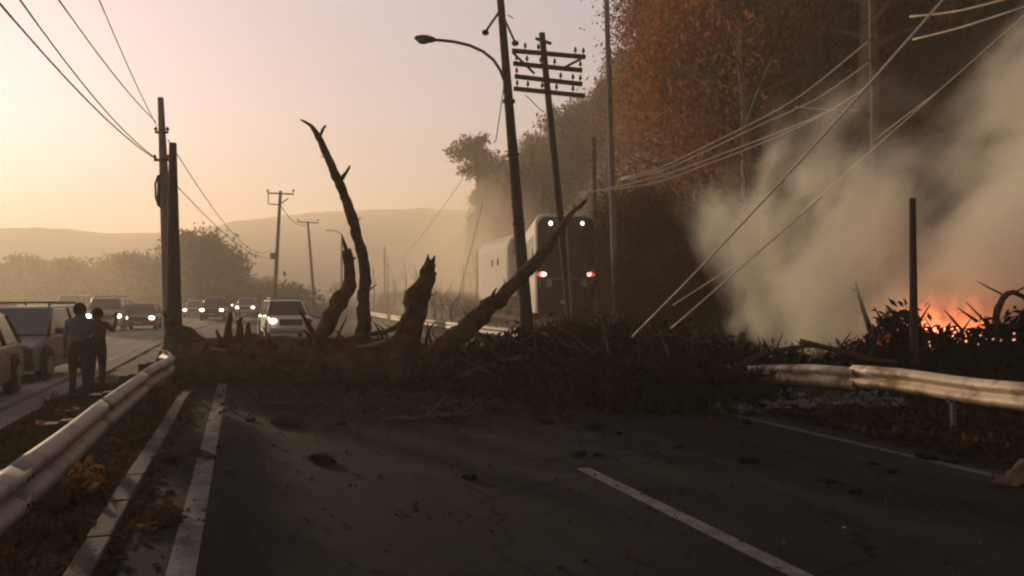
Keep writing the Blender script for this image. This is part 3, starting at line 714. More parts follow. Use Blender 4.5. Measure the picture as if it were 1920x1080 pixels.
# ------------------------------------------------------------ trees
def tree_meshes(seed, h, cr, kind, nleaf, ls, leafm, barkm):
    """trunk with limbs, and a crown of leaf clumps hung on the limb ends"""
    r = random.Random(seed); b = MB(); lean = Vector((r.uniform(-.06, .06), r.uniform(-.06, .06), 1))
    tr = .028*h+.03
    pts = [Vector((0, 0, -.4))]+[Vector((lean.x*z+.15*mnoise.noise((z*.4, seed, 0)), lean.y*z+.15*mnoise.noise((z*.4, seed, 5)), z)) for z in np.linspace(h*.08, h*.92, 7)]
    b.tube(pts, [tr*1.25, tr*1.05]+[tr*(1-.14*i) for i in range(1, 7)], 8)
    cl = []
    if kind == 'spire': lo = .18; nb = 26
    elif kind == 'umbrella': lo = .60; nb = 18
    elif kind == 'ragged': lo = .56; nb = 12
    else: lo = .25; nb = 24
    for i in range(nb):
        t = lo+(1-lo)*(i+.5)/nb; z = h*.95*t
        a = i*2.4+r.uniform(-.4, .4)
        if kind == 'spire': L_ = cr*(1.15-t)*1.1*r.uniform(.7, 1.2); ri = -.15
        elif kind == 'ragged': L_ = cr*r.uniform(.45, 1.2)*(1.15-.5*abs(t-.85)/.3); ri = r.uniform(-.1, .5)
        elif kind == 'umbrella': L_ = cr*math.sin(math.pi*min(.98, max(.15, (t-lo)/(1-lo)*.8+.2)))*r.uniform(.6, 1.1); ri = .25
        else: L_ = cr*(.45+.75*math.sin(math.pi*min(1, (t-lo)/(1-lo)*.85+.15)))*r.uniform(.55, 1.15); ri = .35
        p0 = Vector((lean.x*z, lean.y*z, z)); d = Vector((math.cos(a), math.sin(a), ri))*L_
        b.tube([p0-Vector((0, 0, .2)), p0+d*.5, p0+d], [tr*.35*(1.2-t), tr*.22*(1.2-t), .015], 5, caps=False)
        for s_ in (.45, .75, 1.0):
            cl.append((p0+d*s_+Vector((r.gauss(0, .12), r.gauss(0, .12), r.gauss(0, .1)))*L_, .16*cr+.10*L_))
    w = np.array([c[1] for c in cl]); w = w/w.sum(); rr = np.random.default_rng(seed)
    idx = rr.choice(len(cl), nleaf, p=w); C0 = np.array([tuple(c[0]) for c in cl])[idx]; sg = np.array([c[1] for c in cl])[idx]
    C = C0+rr.normal(size=(nleaf, 3))*sg[:, None]*np.array([.8, .8, .75 if kind != 'droop' else 1.15])
    V, Fq = leaf_verts(C, np.full(nleaf, ls), 2.4, 1.0 if kind == 'droop' else .2, 0, rr)
    return b.mesh('trunk', M[barkm]), npmesh('crown', V, Fq, M[leafm])
def place_tree(ms, x, y, s, rz, label, group, dz=0, z=None, name='tree', cat='tree', sz=None):
    o = empty(name, label, cat, (x, y, H(x, y)+dz if z is None else z), rz, group)
    o.scale = (s, s, sz or s)
    link('trunk', ms[0], o); link('crown', ms[1], o); return o
near = [tree_meshes(100+i, 10, 3.3, 'droop', 17000, .08, 'leaf_near', 'bark_pale') for i in range(4)]+[tree_meshes(110+i, 11, 3.0, 'droop', 3200, .085, 'leaf_near', 'bark_pale') for i in range(2)]
dark = [tree_meshes(120+i, 10, 3.2, 'droop', 15000, .085, 'leaf_dark', 'bark') for i in range(3)]
mid = [tree_meshes(140+i, 10, 1.5, 'spire', 2200, .22, 'leaf_mid', 'bark') for i in range(3)]+[tree_meshes(150+i, 10, 2.4, 'round', 2600, .24, 'leaf_mid', 'bark') for i in range(3)]
grn = [tree_meshes(160+i, 8, 3.4, 'round', 3400, .26, 'leaf_green', 'bark') for i in range(3)]
def proj(p):
    d = Vector(p)-CAM; Zd = d.dot(fwd); return 960+F*d.dot(right)/Zd, 540-F*d.dot(up)/Zd, Zd
def xy_at(px, Z):
    q = P(px, 560, Z); return q.x, q.y
# close scorched wood on the slope
cnt = 0; tries = 0; placed = []
while cnt < 150 and tries < 6000:
    tries += 1
    Z = rnd.uniform(31, 74); px = rnd.uniform(1185+4600/Z, 2150)
    x, y = xy_at(px, Z)
    if x < toe(y)+.6: continue
    if any((x-a)**2+(y-b)**2 < 5.0 for a, b in placed): continue
    placed.append((x, y))
    if px < 1215+ (Z-27)*.3 + 14*0: pass
    dk = rnd.random() < (.16 if px < 1500 else .30)
    ms = rnd.choice(dark if dk else near); s = rnd.uniform(.85, 1.35)
    if px < 1300: s = min(s, .95)
    place_tree(ms, x, y, s, rnd.uniform(0, 6.28), 'dark-leaved tree in the dense wood on the slope' if dk else 'rust-brown scorched tree in the dense wood on the slope',
               'dark trees of the roadside wood' if dk else 'scorched trees of the roadside wood')
    cnt += 1
# trees standing clear at the wood's edge
for px, Z, s, lb, ms in ((1345, 38, 1.0, 'scorched tree at the left edge of the wood beside the thin grey pole', near[0]), (1350, 44, 1.2, 'tall scorched tree showing sky through its top at the wood edge', near[2]),
                     (1285, 52, 1.0, 'rust tree peeping out behind the thin grey pole', near[1])):
    x, y = xy_at(px, Z); place_tree(ms, x, y, s, 1.3, lb, None)
# dark shrubs between the coach and the smoke
for i, (px, Z, h) in enumerate([(1166, 30, 4.3), (1185, 29, 4.6), (1225, 28, 4.3), (1265, 27, 4.0), (1310, 26, 3.6), (1350, 25, 3.0), (1172, 26.5, 2.2), (1200, 24, 2.0), (1290, 22, 1.7), (1245, 24, 2.6), (1400, 24, 2.6), (1470, 23, 2.4), (1540, 24, 3.0), (1600, 26, 4.0)]):
    x, y = xy_at(px, Z); m_ = dark[i % 3]
    o = place_tree(m_, x, y, h/10*1.0, rnd.uniform(0, 6), 'dark bushy shrub between the coach and the smoke', 'dark shrubs beside the coach', name='shrub', cat='shrub'); o.scale = (h/10*.95, h/10*.95, h/9.2)
# ridge trees
cnt = 0; tries = 0; placed = []
while cnt < 210 and tries < 9000:
    tries += 1
    Z = rnd.uniform(78, 215); px = rnd.uniform(880, 1290); x, y = xy_at(px, Z)
    if x < toe(y)+1.5 or H(x, y) > 46: continue
    if any((x-a)**2+(y-b)**2 < 7 for a, b in placed): continue
    placed.append((x, y)); ms = rnd.choice(mid[:3]*4+mid[3:])
    s = rnd.uniform(.75, 1.25); lim = np.interp(px, [870, 900, 945, 1000, 1050, 1100, 1140, 1200], [470, 400, 325, 262, 232, 195, 160, 60])+rnd.uniform(-12, 30)
    bz = H(x, y); top = proj((x, y, bz+9.6*s))[1]
    if top < lim:
        s *= (proj((x, y, bz))[1]-lim)/(proj((x, y, bz))[1]-top)
        if s < .35: continue
    if bz+9.8*s > 64: s = (64-bz)/9.8
    place_tree(ms, x, y, s, rnd.uniform(0, 6.28), 'hazy slender tree on the sloping ridge beyond the coach', 'trees on the hazy ridge'); cnt += 1
# lone round-headed pine
lone = tree_meshes(187, 12, 2.5, 'ragged', 3400, .22, 'leaf_mid', 'bark')
q = P(897, 262, 110); x, y = q.x, q.y; gz = q.z+1-12
place_tree(lone, x, y, 1.05, 0, 'lone round-headed pine standing out against the sky left of the ridge', None, z=max(H(x, y)-.5, gz-1.0), name='pine_tree')
for px, py, Z in ((925, 335, 108), (945, 300, 112), (912, 372, 104), (935, 352, 100), (884, 398, 112), (958, 318, 104)):
    q = P(px, py, Z); gz = H(q.x, q.y); s = max(.5, (q.z-gz)/9.8)
    o = place_tree(mid[3+(px % 3)] if px % 2 else mid[px % 3], q.x, q.y, s, px, 'hazy tree at the low end of the ridge, around the foot of the lone pine', 'low ridge trees round the lone pine'); o.scale = (s*.8, s*.8, s)
# trees beyond the far carriageway
band = [(-60, 120, 6.5), (5, 130, 6), (40, 120, 7.5), (85, 140, 6), (130, 125, 7.2), (170, 150, 6.5), (215, 140, 8.2), (250, 125, 8.0), (290, 150, 8.2), (322, 135, 7.6), (356, 118, 9.2), (382, 116, 10.6), (408, 124, 8.6), (432, 140, 7.0), (465, 170, 6.0), (20, 100, 4), (110, 104, 4.0), (195, 108, 4.4), (275, 110, 4.6), (340, 104, 4.6), (430, 120, 4.4), (500, 190, 6), (640, 230, 6), (560, 210, 5), (-20, 100, 5)]
for i, (px, Z, h) in enumerate(band):
    x, y = xy_at(px, Z)
    big = (px == 382)
    o = place_tree(grn[i % 3], x, y, 1, rnd.uniform(0, 6), 'tallest dusty green tree right of the twin poles' if big else 'dusty green tree in the row beyond the far carriageway', None if big else 'roadside trees beyond the far carriageway', z=-1.0)
    o.scale = (h/8*1.05, h/8*1.05, (h+1.2)/8)
# scrub band at their feet and on the bank
C = []
for _ in range(620):
    px = rnd.uniform(-120, 560); Z = rnd.uniform(85, 150); x, y = xy_at(px, Z)
    C.append(np.array([x, y, H(x, y)+.3+rnd.random()*2.2])+rng.normal(size=(40, 3))*np.array([1.6, 1.6, .6]))
C = np.concatenate(C); V, Fq = leaf_verts(C, np.full(len(C), .32), 2)
tag(link('undergrowth', npmesh('undergrowth', V, Fq, M['leaf_green'])), kind='stuff')
C = []
for _ in range(2300):
    Z = rnd.uniform(20, 130); px = rnd.uniform(900, 2050); x, y = xy_at(px, Z)
    if x < toe(y)-.4: continue
    C.append(np.array([x, y, H(x, y)+.2+rnd.random()*1.2])+rng.normal(size=(36, 3))*np.array([.7, .7, .5]))
C = np.concatenate(C); V, Fq = leaf_verts(C, np.full(len(C), .17), 2.2)
tag(link('undergrowth', npmesh('undergrowth', V, Fq, M['bush'])), kind='stuff')
# bare saplings on the hazy bank
for i, (px, pb, pt, Z) in enumerate([(725, 572, 478, 60), (738, 570, 520, 62), (781, 575, 505, 55), (812, 590, 545, 40), (826, 590, 548, 42), (843, 592, 560, 38), (868, 580, 500, 70), (893, 582, 470, 60), (700, 570, 500, 75), (760, 572, 492, 66)]):
    x, y = xy_at(px, Z); b0 = at(x, y, -.2); top = P(px+rnd.uniform(-4, 4), pt, Z)
    o = empty('bare_sapling', 'leafless sapling on the hazy bank behind the broken limbs', 'sapling', b0, 0, 'bare saplings on the hazy bank')
    b = MB(); hgt = top.z-b0.z; b.tube([Vector((0, 0, 0)), Vector((.1, 0, hgt*.5)), Vector((top.x-b0.x, top.y-b0.y, hgt))], [.07, .05, .015], 6); b.build('trunk', M['bark'], o)
    b = MB()
    for k in range(7):
        z = hgt*(.35+.08*k); a = rnd.uniform(0, 6.28); b.tube([(.08, 0, z), (.08+.4*math.cos(a), .4*math.sin(a), z+.5), (.08+.6*math.cos(a), .6*math.sin(a), z+1.0)], [.025, .015, .006], 4)
    b.build('twigs', M['bark'], o)

# ------------------------------------------------------------ poles, lamps, cables
def insulator(parent, p, h=.16, r=.045):
    MB().tube([p, p+Vector((0, 0, h*.35)), p+Vector((0, 0, h*.4)), p+Vector((0, 0, h*.7)), p+Vector((0, 0, h))], [.014, .014, r, r*.8, r*.4], 8).build('insulator', M['insul'], parent)
def pole(name, label, cat, bpx, bpy_, tpx, tpy, Z, r0, r1, m='pole', group=None, Zt=None, sink=True):
    b_ = P(bpx, bpy_, Z); t_ = P(tpx, tpy, Zt or Z)
    k = (H(b_.x, b_.y)-b_.z)/(t_.z-b_.z); b2 = b_+(t_-b_)*k
    o = empty(name, label, cat, b2, 0, group); d = t_-b2
    pts = [-d.normalized()*.3]+[d*i/8 for i in range(1, 9)]
    MB().tube(pts, [r0]+[r0+(r1-r0)*i/8 for i in range(1, 9)], 12, rough=.05, sd=rnd.random()*9).build('pole', M[m], o)
    o['_d'] = tuple(d); return o, d
def rel(o, px, py, Z): return P(px, py, Z)-o.location
# street-lamp pole with arm
Zl = 18.5
o, d = pole('street_lamp', 'leaning dark pole with long curved lamp arm, beside the leaning branch', 'street lamp', 984, 560, 938, -4, Zl, .165, .085)
arm = [rel(o, a, b, Zl-.1) for a, b in ((945, 150), (937, 130), (925, 112), (905, 96), (880, 85), (850, 78), (820, 75), (806, 74))]
MB().tube(arm, [.035]*7+[.03], 8).build('lamp_arm', M['steel'], o)
hd = rel(o, 797, 73, Zl-.1); M_ = Matrix.Translation(hd) @ right.to_track_quat('X', 'Z').to_matrix().to_4x4() @ Matrix.Rotation(.08, 4, 'Y')
lh = MB().ball((0, 0, 0), .2, 12, (1.35, .7, .42)); lh.v = [tuple(M_ @ Vector(v)) for v in lh.v]; lh.build('lamp_head', M['steel'], o)
MB().ball(tuple(hd+Vector((-.05, 0, -.06))), .13, 10, (1.1, .8, .5)).build('lamp_glass', M['glass_pale'], o)
for (a, b, c_, e_) in ((936, 22, 910, 60), (941, 25, 966, 80)):
    MB().tube([rel(o, a, b, Zl-.12), rel(o, c_, e_, Zl-.3)], .028, 6).build('bracket', M['steel'], o)
    q = rel(o, c_, e_+1, Zl-.3); MB().ball(tuple(q), .075, 8, (1.2, 1.2, .9)).build('insulator', M['insul'], o)
MB().tube([rel(o, 952, 28, Zl-.12), rel(o, 962, 34, Zl-.12)], .012, 5).build('bracket', M['steel'], o)
MB().tube([rel(o, 946, 150, Zl-.25), rel(o, 938, 210, Zl-.3), rel(o, 930, 262, Zl-.3), rel(o, 926, 268, Zl-.3)], .012, 5).build('loose_cable', M['wire_dark'], o)
for (a, b) in ((954, 190), (962, 290), (972, 420)):
    q = rel(o, a, b, Zl); MB().tube([q-Vector((0, 0, .03)), q+Vector((0, 0, .03))], .15-.0002*b*0, 12).build('band', M['steel'], o)
# telegraph pole, four cross-arms
Zt = 22.0
o, d = pole('telegraph_pole', 'leaning telegraph pole with four cross-arms full of insulators', 'telegraph pole', 1067, 575, 1016, 62, Zt, .115, .085)
for k, (lx, ly, rx, ry) in enumerate(((960, 95, 1098, 107), (962, 119, 1092, 132), (965, 143, 1092, 158), (963, 166, 1097, 180))):
    a = rel(o, lx, ly, Zt-.12); b = rel(o, rx, ry, Zt-.12); dv = b-a
    bb = MB(); Mx = Matrix.Translation((a+b)/2) @ dv.to_track_quat('X', 'Z').to_matrix().to_4x4(); bb.box((0, 0, 0), (dv.length, .09, .11), M=Mx)
    ca = bb.build('cross_arm', M['pole'], o)
    for t_ in ((.03, .18, .36, .68, .86, .97) if k % 2 == 0 else (.05, .2, .4, .6, .83, .97)):
        if rnd.random() < .12: continue
        insulator(ca, a+dv*t_+Vector((0, 0, .05)), .2, .05)
for (a, b, c_, e_) in ((961, 98, 1002, 138), (1090, 110, 1050, 131)):
    MB().tube([rel(o, a, b, Zt-.2), rel(o, c_, e_, Zt-.2)], .035, 6).build('brace', M['pole'], o)
q1 = rel(o, 1004, 72, Zt); q2 = rel(o, 1034, 82, Zt); MB().tube([q1, q2], .045, 6).build('cross_arm', M['pole'], o)
MB().tube([rel(o, 985, 178, Zt-.1), rel(o, 1018, 210, Zt-.1)], .012, 5).build('stay_rod', M['steel'], o)
# thin pale poles
pole('metal_pole', 'thin grey metal pole at the left edge of the wood', 'pole', 1154, 560, 1137, -6, 27, .115, .085, 'pole_grey')
o, d = pole('utility_pole', 'short dark stump of a pole behind the coach roof', 'utility pole', 1118, 560, 1113, 257, 40, .13, .11)
MB().tube([rel(o, 1104, 300, 39.9), rel(o, 1114, 300, 39.9)], .04, 6).build('bracket', M['steel'], o)
o, d = pole('metal_pole', 'very thin pale pole rising from the smoke into the wood', 'pole', 1641, 600, 1632, -6, 21, .055, .045, 'pole_grey')
for yv in (75, 115, 157): MB().tube([rel(o, 1626, yv, 20.9), rel(o, 1642, yv, 20.9)], .022, 5).build('bracket', M['steel'], o)
pole('fence_post', 'dark upright post in front of the flames behind the guardrail', 'post', 1714, 690, 1711, 372, 13.2, .075, .05, 'pole')
pole('metal_pole', 'thin pale upright between the telegraph pole foot and coach', 'pole', 1072, 590, 1062, 420, 21.5, .035, .03, 'pole_grey')
pole('utility_pole', 'small hazy pole with short arm right of the lamp pole', 'utility pole', 1019, 560, 1018, 352, 75, .12, .10)
# twin poles on the left
o, d = pole('utility_pole', 'cut-off thick brown pole, the shorter of the twin poles at the left', 'utility pole', 326, 600, 324, 268, 17.0, .19, .075, 'pole')
o, d = pole('utility_pole', 'taller of the twin poles, with small brackets and a cable loop', 'utility pole', 319, 600, 301, 183, 21.0, .20, .075, 'pole_grey')
for (lx, rx, yv) in ((291, 315, 248), (289, 316, 300)):
    MB().tube([rel(o, lx, yv, 20.8), rel(o, rx, yv, 20.8)], .035, 6).build('bracket', M['steel'], o)
    for xx in (lx+1, rx-1): insulator(o, rel(o, xx, yv, 20.8), .14, .05)
MB().tube([rel(o, a, b, 20.8) for a, b in ((303, 328), (296, 330), (291, 345), (292, 370), (297, 385), (304, 390))], .03, 6).build('cable_loop', M['wire_dark'], o)
MB().tube([rel(o, a, b, 20.8) for a, b in ((298, 330), (297, 385))], .04, 6).build('pipe', M['steel'], o)
# hazy poles down the road
def far_pole(bx, by, tx, ty, Z, arms, label, bend=None):
    o, d = pole('utility_pole', label, 'utility pole', bx, by, tx, ty, Z, .20, .13)
    for (lx, rx, yv) in arms:
        MB().tube([rel(o, lx, yv, Z-.2), rel(o, rx, yv+2, Z-.2)], .07, 6).build('cross_arm', M['pole'], o)
        for xx in (lx+1, rx-1): insulator(o, rel(o, xx, yv, Z-.2), .35, .12)
    return o
o = far_pole(515, 552, 526, 358, 72, ((501, 551, 362),), 'nearer hazy pole with cross-arm and transformer brackets above the white car')
MB().tube([rel(o, a, b, 71.8) for a, b in ((503, 364), (503, 382), (524, 384), (540, 372))], .06, 5).build('bracket', M['steel'], o)
MB().box(tuple(rel(o, 512, 480, 71.7)), (.5, .4, .55)).build('junction_box', M['steel'], o)
far_pole(588, 550, 577, 415, 98, ((558, 597, 416),), 'farther hazy pole with a single cross-arm')
o = far_pole(640, 560, 641, 440, 120, (), 'faint far lamp post behind the tall curved limb'); MB().tube([rel(o, 641, 440, 120), rel(o, 628, 432, 120), rel(o, 612, 432, 120)], [.07, .06, .10], 6).build('lamp_arm', M['steel'], o)
far_pole(722, 560, 721, 462, 130, (), 'faint far post seen between the two broken limbs')

def cable(label, pts, r=.014, m='wire', sag=0, n=10):
    if len(pts) == 2:
        a, b = pts; pts = [a.lerp(b, i/n)-Vector((0, 0, sag*4*(i/n)*(1-i/n))) for i in range(n+1)]
    b0 = pts[0]
    o = MB().tube([p-b0 for p in pts], r, 6).build('power_line', M[m], None, b0); return tag(o, label, 'cable')
def C2(a, b, c_, e_, Z0, Z1): return [P(a, b, Z0), P(c_, e_, Z1)]
cable('bright loose cable slanting from top right down into the leafy heap', C2(1790, -26, 1185, 632, 10.5, 13.8), .018, sag=.10)
cable('second slanting loose cable, lower, passing through the smoke', C2(1542, 368, 1258, 616, 14, 14.2), .014)
cable('short slanting loose cable right of the bright one', C2(1420, 470, 1262, 572, 14.6, 14.4), .011)
cable('thin cable slanting behind the smoke towards the upper right corner', C2(1930, 20, 1500, 400, 19, 17), .013)
def poly(pl, Z0, Z1):
    n_ = len(pl); return [P(a, b, Z0+(Z1-Z0)*i/(n_-1)) for i, (a, b) in enumerate(pl)]
cable('uppermost of the sagging cables tied to the thin pale pole', resample(poly([(1632, 74), (1500, 180), (1400, 236), (1300, 285), (1230, 318), (1165, 334)], 20.9, 24), [1]*6, .5)[0], .018)
cable('second sagging cable tied to the thin pale pole', resample(poly([(1632, 115), (1530, 186), (1430, 232), (1330, 280), (1240, 320), (1160, 338)], 20.9, 24.2), [1]*6, .5)[0], .018)
cable('third and thickest sagging cable tied to the thin pale pole', resample(poly([(1630, 158), (1560, 205), (1450, 252), (1350, 290), (1240, 330), (1110, 360)], 20.9, 24.5), [1]*6, .5)[0], .023)
cable('lowest sagging cable before the wood, ending at the leaning branch tip', resample(poly([(1615, 170), (1530, 222), (1420, 272), (1320, 310), (1220, 345), (1080, 362)], 20.5, 24), [1]*6, .5)[0], .018)
cable('short dangling cable with knobbed end below the thin pole joint', resample(poly([(1490, 200), (1560, 206), (1612, 206)], 20, 20), [1]*3, .3)[0], .012)
cable('upper sunlit-toned cable crossing the top right corner', resample(poly([(1706, 31), (1800, 20), (1930, -14)], 14, 12), [1]*3, .3)[0], .018)
cable('lower sunlit-toned cable crossing the top right corner', resample(poly([(1712, 74), (1800, 52), (1930, 10)], 14, 12), [1]*3, .3)[0], .018)
cable('thin cable rising from the smoke into the wood at right', C2(1640, 262, 1760, 170, 21, 19), .012)
cable('outermost overhead wire from the top left corner to the tall pole', C2(-40, -40, 300, 303, 9, 20.8), .014, 'wire_dark', sag=.22)
cable('second overhead wire from the top edge to the tall pole bracket', C2(20, -25, 298, 300, 10, 20.8), .012, 'wire_dark', sag=.25)
cable('third overhead wire meeting the tall pole near its upper bracket', C2(95, -22, 292, 228, 11, 20.8), .012, 'wire_dark', sag=.12)
cable('steepest overhead wire meeting the tall pole near its upper bracket', C2(180, -15, 294, 236, 12, 20.8), .010, 'wire_dark', sag=.08)
cable('upper wire running on from the twin poles into the haze', C2(315, 262, 505, 470, 20.8, 72), .012, 'wire_dark', sag=1.2)
cable('lower wire running on from the twin poles into the haze', C2(316, 332, 520, 480, 20.8, 72), .012, 'wire_dark', sag=.9)
cable('faint wire slanting down left of the lone pine', C2(868, 335, 740, 500, 60, 74), .02, 'wire_dark', sag=.3)
cable('faint wire hanging from the ridge down behind the thick limb', C2(905, 380, 858, 560, 44, 40), .016, 'wire_dark', sag=.1)
cable('wire between the two hazy poles above the white car', C2(526, 385, 578, 420, 72, 98), .03, 'wire_dark', sag=.8)

# ------------------------------------------------------------ vehicles (front faces -Y)
def wheel(parent, x, y, r, w=.2):
    o = MB().tube([(x-w/2, y, r), (x-w/2+.03, y, r), (x+w/2-.03, y, r), (x+w/2, y, r)], [r*.93, r, r, r*.93], 18, sm=False).build('wheel', M['tyre'], parent)
    sx = 1 if x > 0 else -1
    MB().disc((x+sx*(w/2+.004), y, r), (1, 0, 0), r*.6, 14, .03).build('rim', M['rim'], o)
def car(label, pos, yaw, paint, L_=4.4, Wd=1.74, Ht=1.5, kind='hatch', lights=True, rack=False, one=False, group=None, glassm='glass', cat='car', name='parked_car'):
    o = empty(name, label, cat, pos, yaw, group); hy = L_/2; hb = .62 if kind != 'suv' else .78; gb = Ht*.62 if kind != 'suv' else Ht*.60; r = .31 if kind != 'suv' else .37
    bod = {'hatch': [(-hy, .30), (-hy-.03, .50), (-hy+.06, .70), (-hy+1.15, gb-.02), (hy-.25, gb), (hy, gb-.12), (hy+.02, .35), (hy-.1, .24), (-hy+.1, .22)],
           'suv': [(-hy, .36), (-hy-.03, .60), (-hy+.05, .92), (-hy+1.2, gb+.02), (hy-.1, gb), (hy, gb-.1), (hy+.02, .4), (hy-.1, .30), (-hy+.1, .28)],
           'van': [(-hy, .36), (-hy-.03, .60), (-hy+.05, .95), (-hy+.55, gb+.05), (hy-.05, gb), (hy, gb-.1), (hy+.02, .4), (hy-.1, .30), (-hy+.1, .28)]}[kind]
    MB().prism(bod, Wd, Wd*.93, .2, gb).build('body', M[paint], o, bevel=.05)
    f0 = {'hatch': -hy+1.05, 'suv': -hy+1.15, 'van': -hy+.5}[kind]; f1 = f0+{'hatch': .75, 'suv': .55, 'van': .45}[kind]
    back = hy-.15; b1 = hy-.45 if kind == 'hatch' else hy-.22
    MB().prism([(f0, gb-.02), (f1, Ht-.05), (b1, Ht-.05), (back, gb-.02)], Wd*.92, Wd*.70, gb, Ht).build('cabin_glass', M[glassm], o, bevel=.02)
    MB().prism([(f1-.05, Ht-.065), (f1+.12, Ht-.01), (b1-.12, Ht), (b1+.05, Ht-.06)], Wd*.72, Wd*.64, Ht-.06, Ht).build('roof', M[paint], o, bevel=.015)
    for sx in (-1, 1):
        for (ya, yb_) in ((f0, f1),(back, b1)):
            MB().tube([(sx*Wd*.46, ya, gb-.02), (sx*Wd*.355, yb_, Ht-.05)], .035, 6).build('pillar', M[paint], o)
        ym = (f1+b1)/2; MB().tube([(sx*Wd*.462, ym, gb-.02), (sx*Wd*.357, ym, Ht-.05)], .035, 6).build('pillar', M[paint], o)
        MB().ball((sx*(Wd/2+.06), f0+.25, gb+.06), .10, 8, (1, .7, .75)).build('mirror', M[paint], o)
        for y in (-hy+.82, hy-.80):
            MB().disc((sx*(Wd/2-.02), y, r+.02), (1, 0, 0), r*1.18, 18, .06).build('wheel_arch', M['black'], o)
            wheel(o, sx*(Wd/2-.07), y, r)
        zl = .66 if kind == 'hatch' else .80
        hl = MB().ball((sx*Wd*.39, -hy+.0, zl), .13, 10, (1.1, .45, .75)).build('headlight', M['head' if lights and not (one and sx > 0) else 'glass_pale'], o)
        MB().box((sx*Wd*.44, hy+.0, gb-.25), (.14, .05, .24)).build('tail_light', M['tail'] if False else M['car_maroon'], o)
        for yd in (-hy+1.9, hy-1.35): MB().box((sx*(Wd/2-.02), yd, gb-.16), (.03, .16, .025)).build('door_handle', M['black'], o)
    MB().box((0, -hy-.005, .62 if kind == 'hatch' else .74), (Wd*.50, .06, .17 if kind == 'hatch' else .24)).build('grille', M['black'], o)
    MB().box((0, -hy-.05, .40 if kind == 'hatch' else .48), (Wd*.92, .12, .16)).build('bumper', M[paint], o, bevel=.03)
    MB().box((0, -hy-.125, .40 if kind == 'hatch' else .48), (.42, .02, .11)).build('number_plate', M['plate'], o)
    if rack:
        for sx in (-1, 1): MB().tube([(sx*Wd*.31, f1+.1, Ht+.0), (sx*Wd*.31, f1+.15, Ht+.07), (sx*Wd*.31, b1-.1, Ht+.07), (sx*Wd*.31, b1-.05, Ht)], .02, 6).build('roof_rail', M['steel'], o)
        for yy_ in (f1+.3, b1-.3): MB().tube([(-Wd*.33, yy_, Ht+.08), (Wd*.33, yy_, Ht+.08)], .018, 6).build('roof_bar', M['steel'], o)
    return o
def carpos(px, Z): 
    q = P(px, 562, Z); return at(q.x, q.y, .01)
car('white pickup-like estate car stopped facing us behind the fallen trunk', carpos(533, 34), R(4), 'car_white', 4.5, 1.80, 1.64, 'suv', True, True, one=True)
car('dark estate car on the far carriageway just behind the two people', carpos(48, 17.5), R(-6), 'car_dark', 4.3, 1.75, 1.50, 'hatch', False, True, glassm='glass_pale')
car('reddish car mostly cut off by the left edge of the picture', carpos(-118, 12.6), R(3), 'car_maroon', 4.2, 1.72, 1.42, 'hatch', False)
car('tall pale van with roof rack and lit headlights behind the people', carpos(207, 43), R(0), 'car_silver', 4.6, 1.78, 1.74, 'van', True, True, glassm='glass_pale', cat='van', name='parked_van')
car('red-brown car with lit headlights next to the tall pale van', carpos(268, 45), R(0), 'car_maroon', 4.2, 1.70, 1.45, 'hatch', True, glassm='glass_pale')
car('dark red-roofed car with headlights on right of the twin poles', carpos(403, 62), R(-4), 'car_maroon', 4.3, 1.75, 1.75, 'suv', True, glassm='glass_pale')
car('pale car with headlights on ahead of the torn splinters', carpos(368, 70), R(-4), 'car_silver', 4.2, 1.70, 1.45, 'hatch', True, glassm='glass_pale')
car('small hazy car with bright twin headlights left of the white car', carpos(464, 74), R(-6), 'car_silver', 4.3, 1.75, 1.65, 'suv', True, glassm='glass_pale')
car('faintest hazy car at the end of the queue on the far carriageway', carpos(440, 110), R(-8), 'car_white', 4.3, 1.75, 1.6, 'suv', True, glassm='glass_pale')
car('hazy green car at the far left edge with headlights on', carpos(2, 30), R(0), 'car_green', 4.3, 1.75, 1.5, 'hatch', True, glassm='glass_pale')

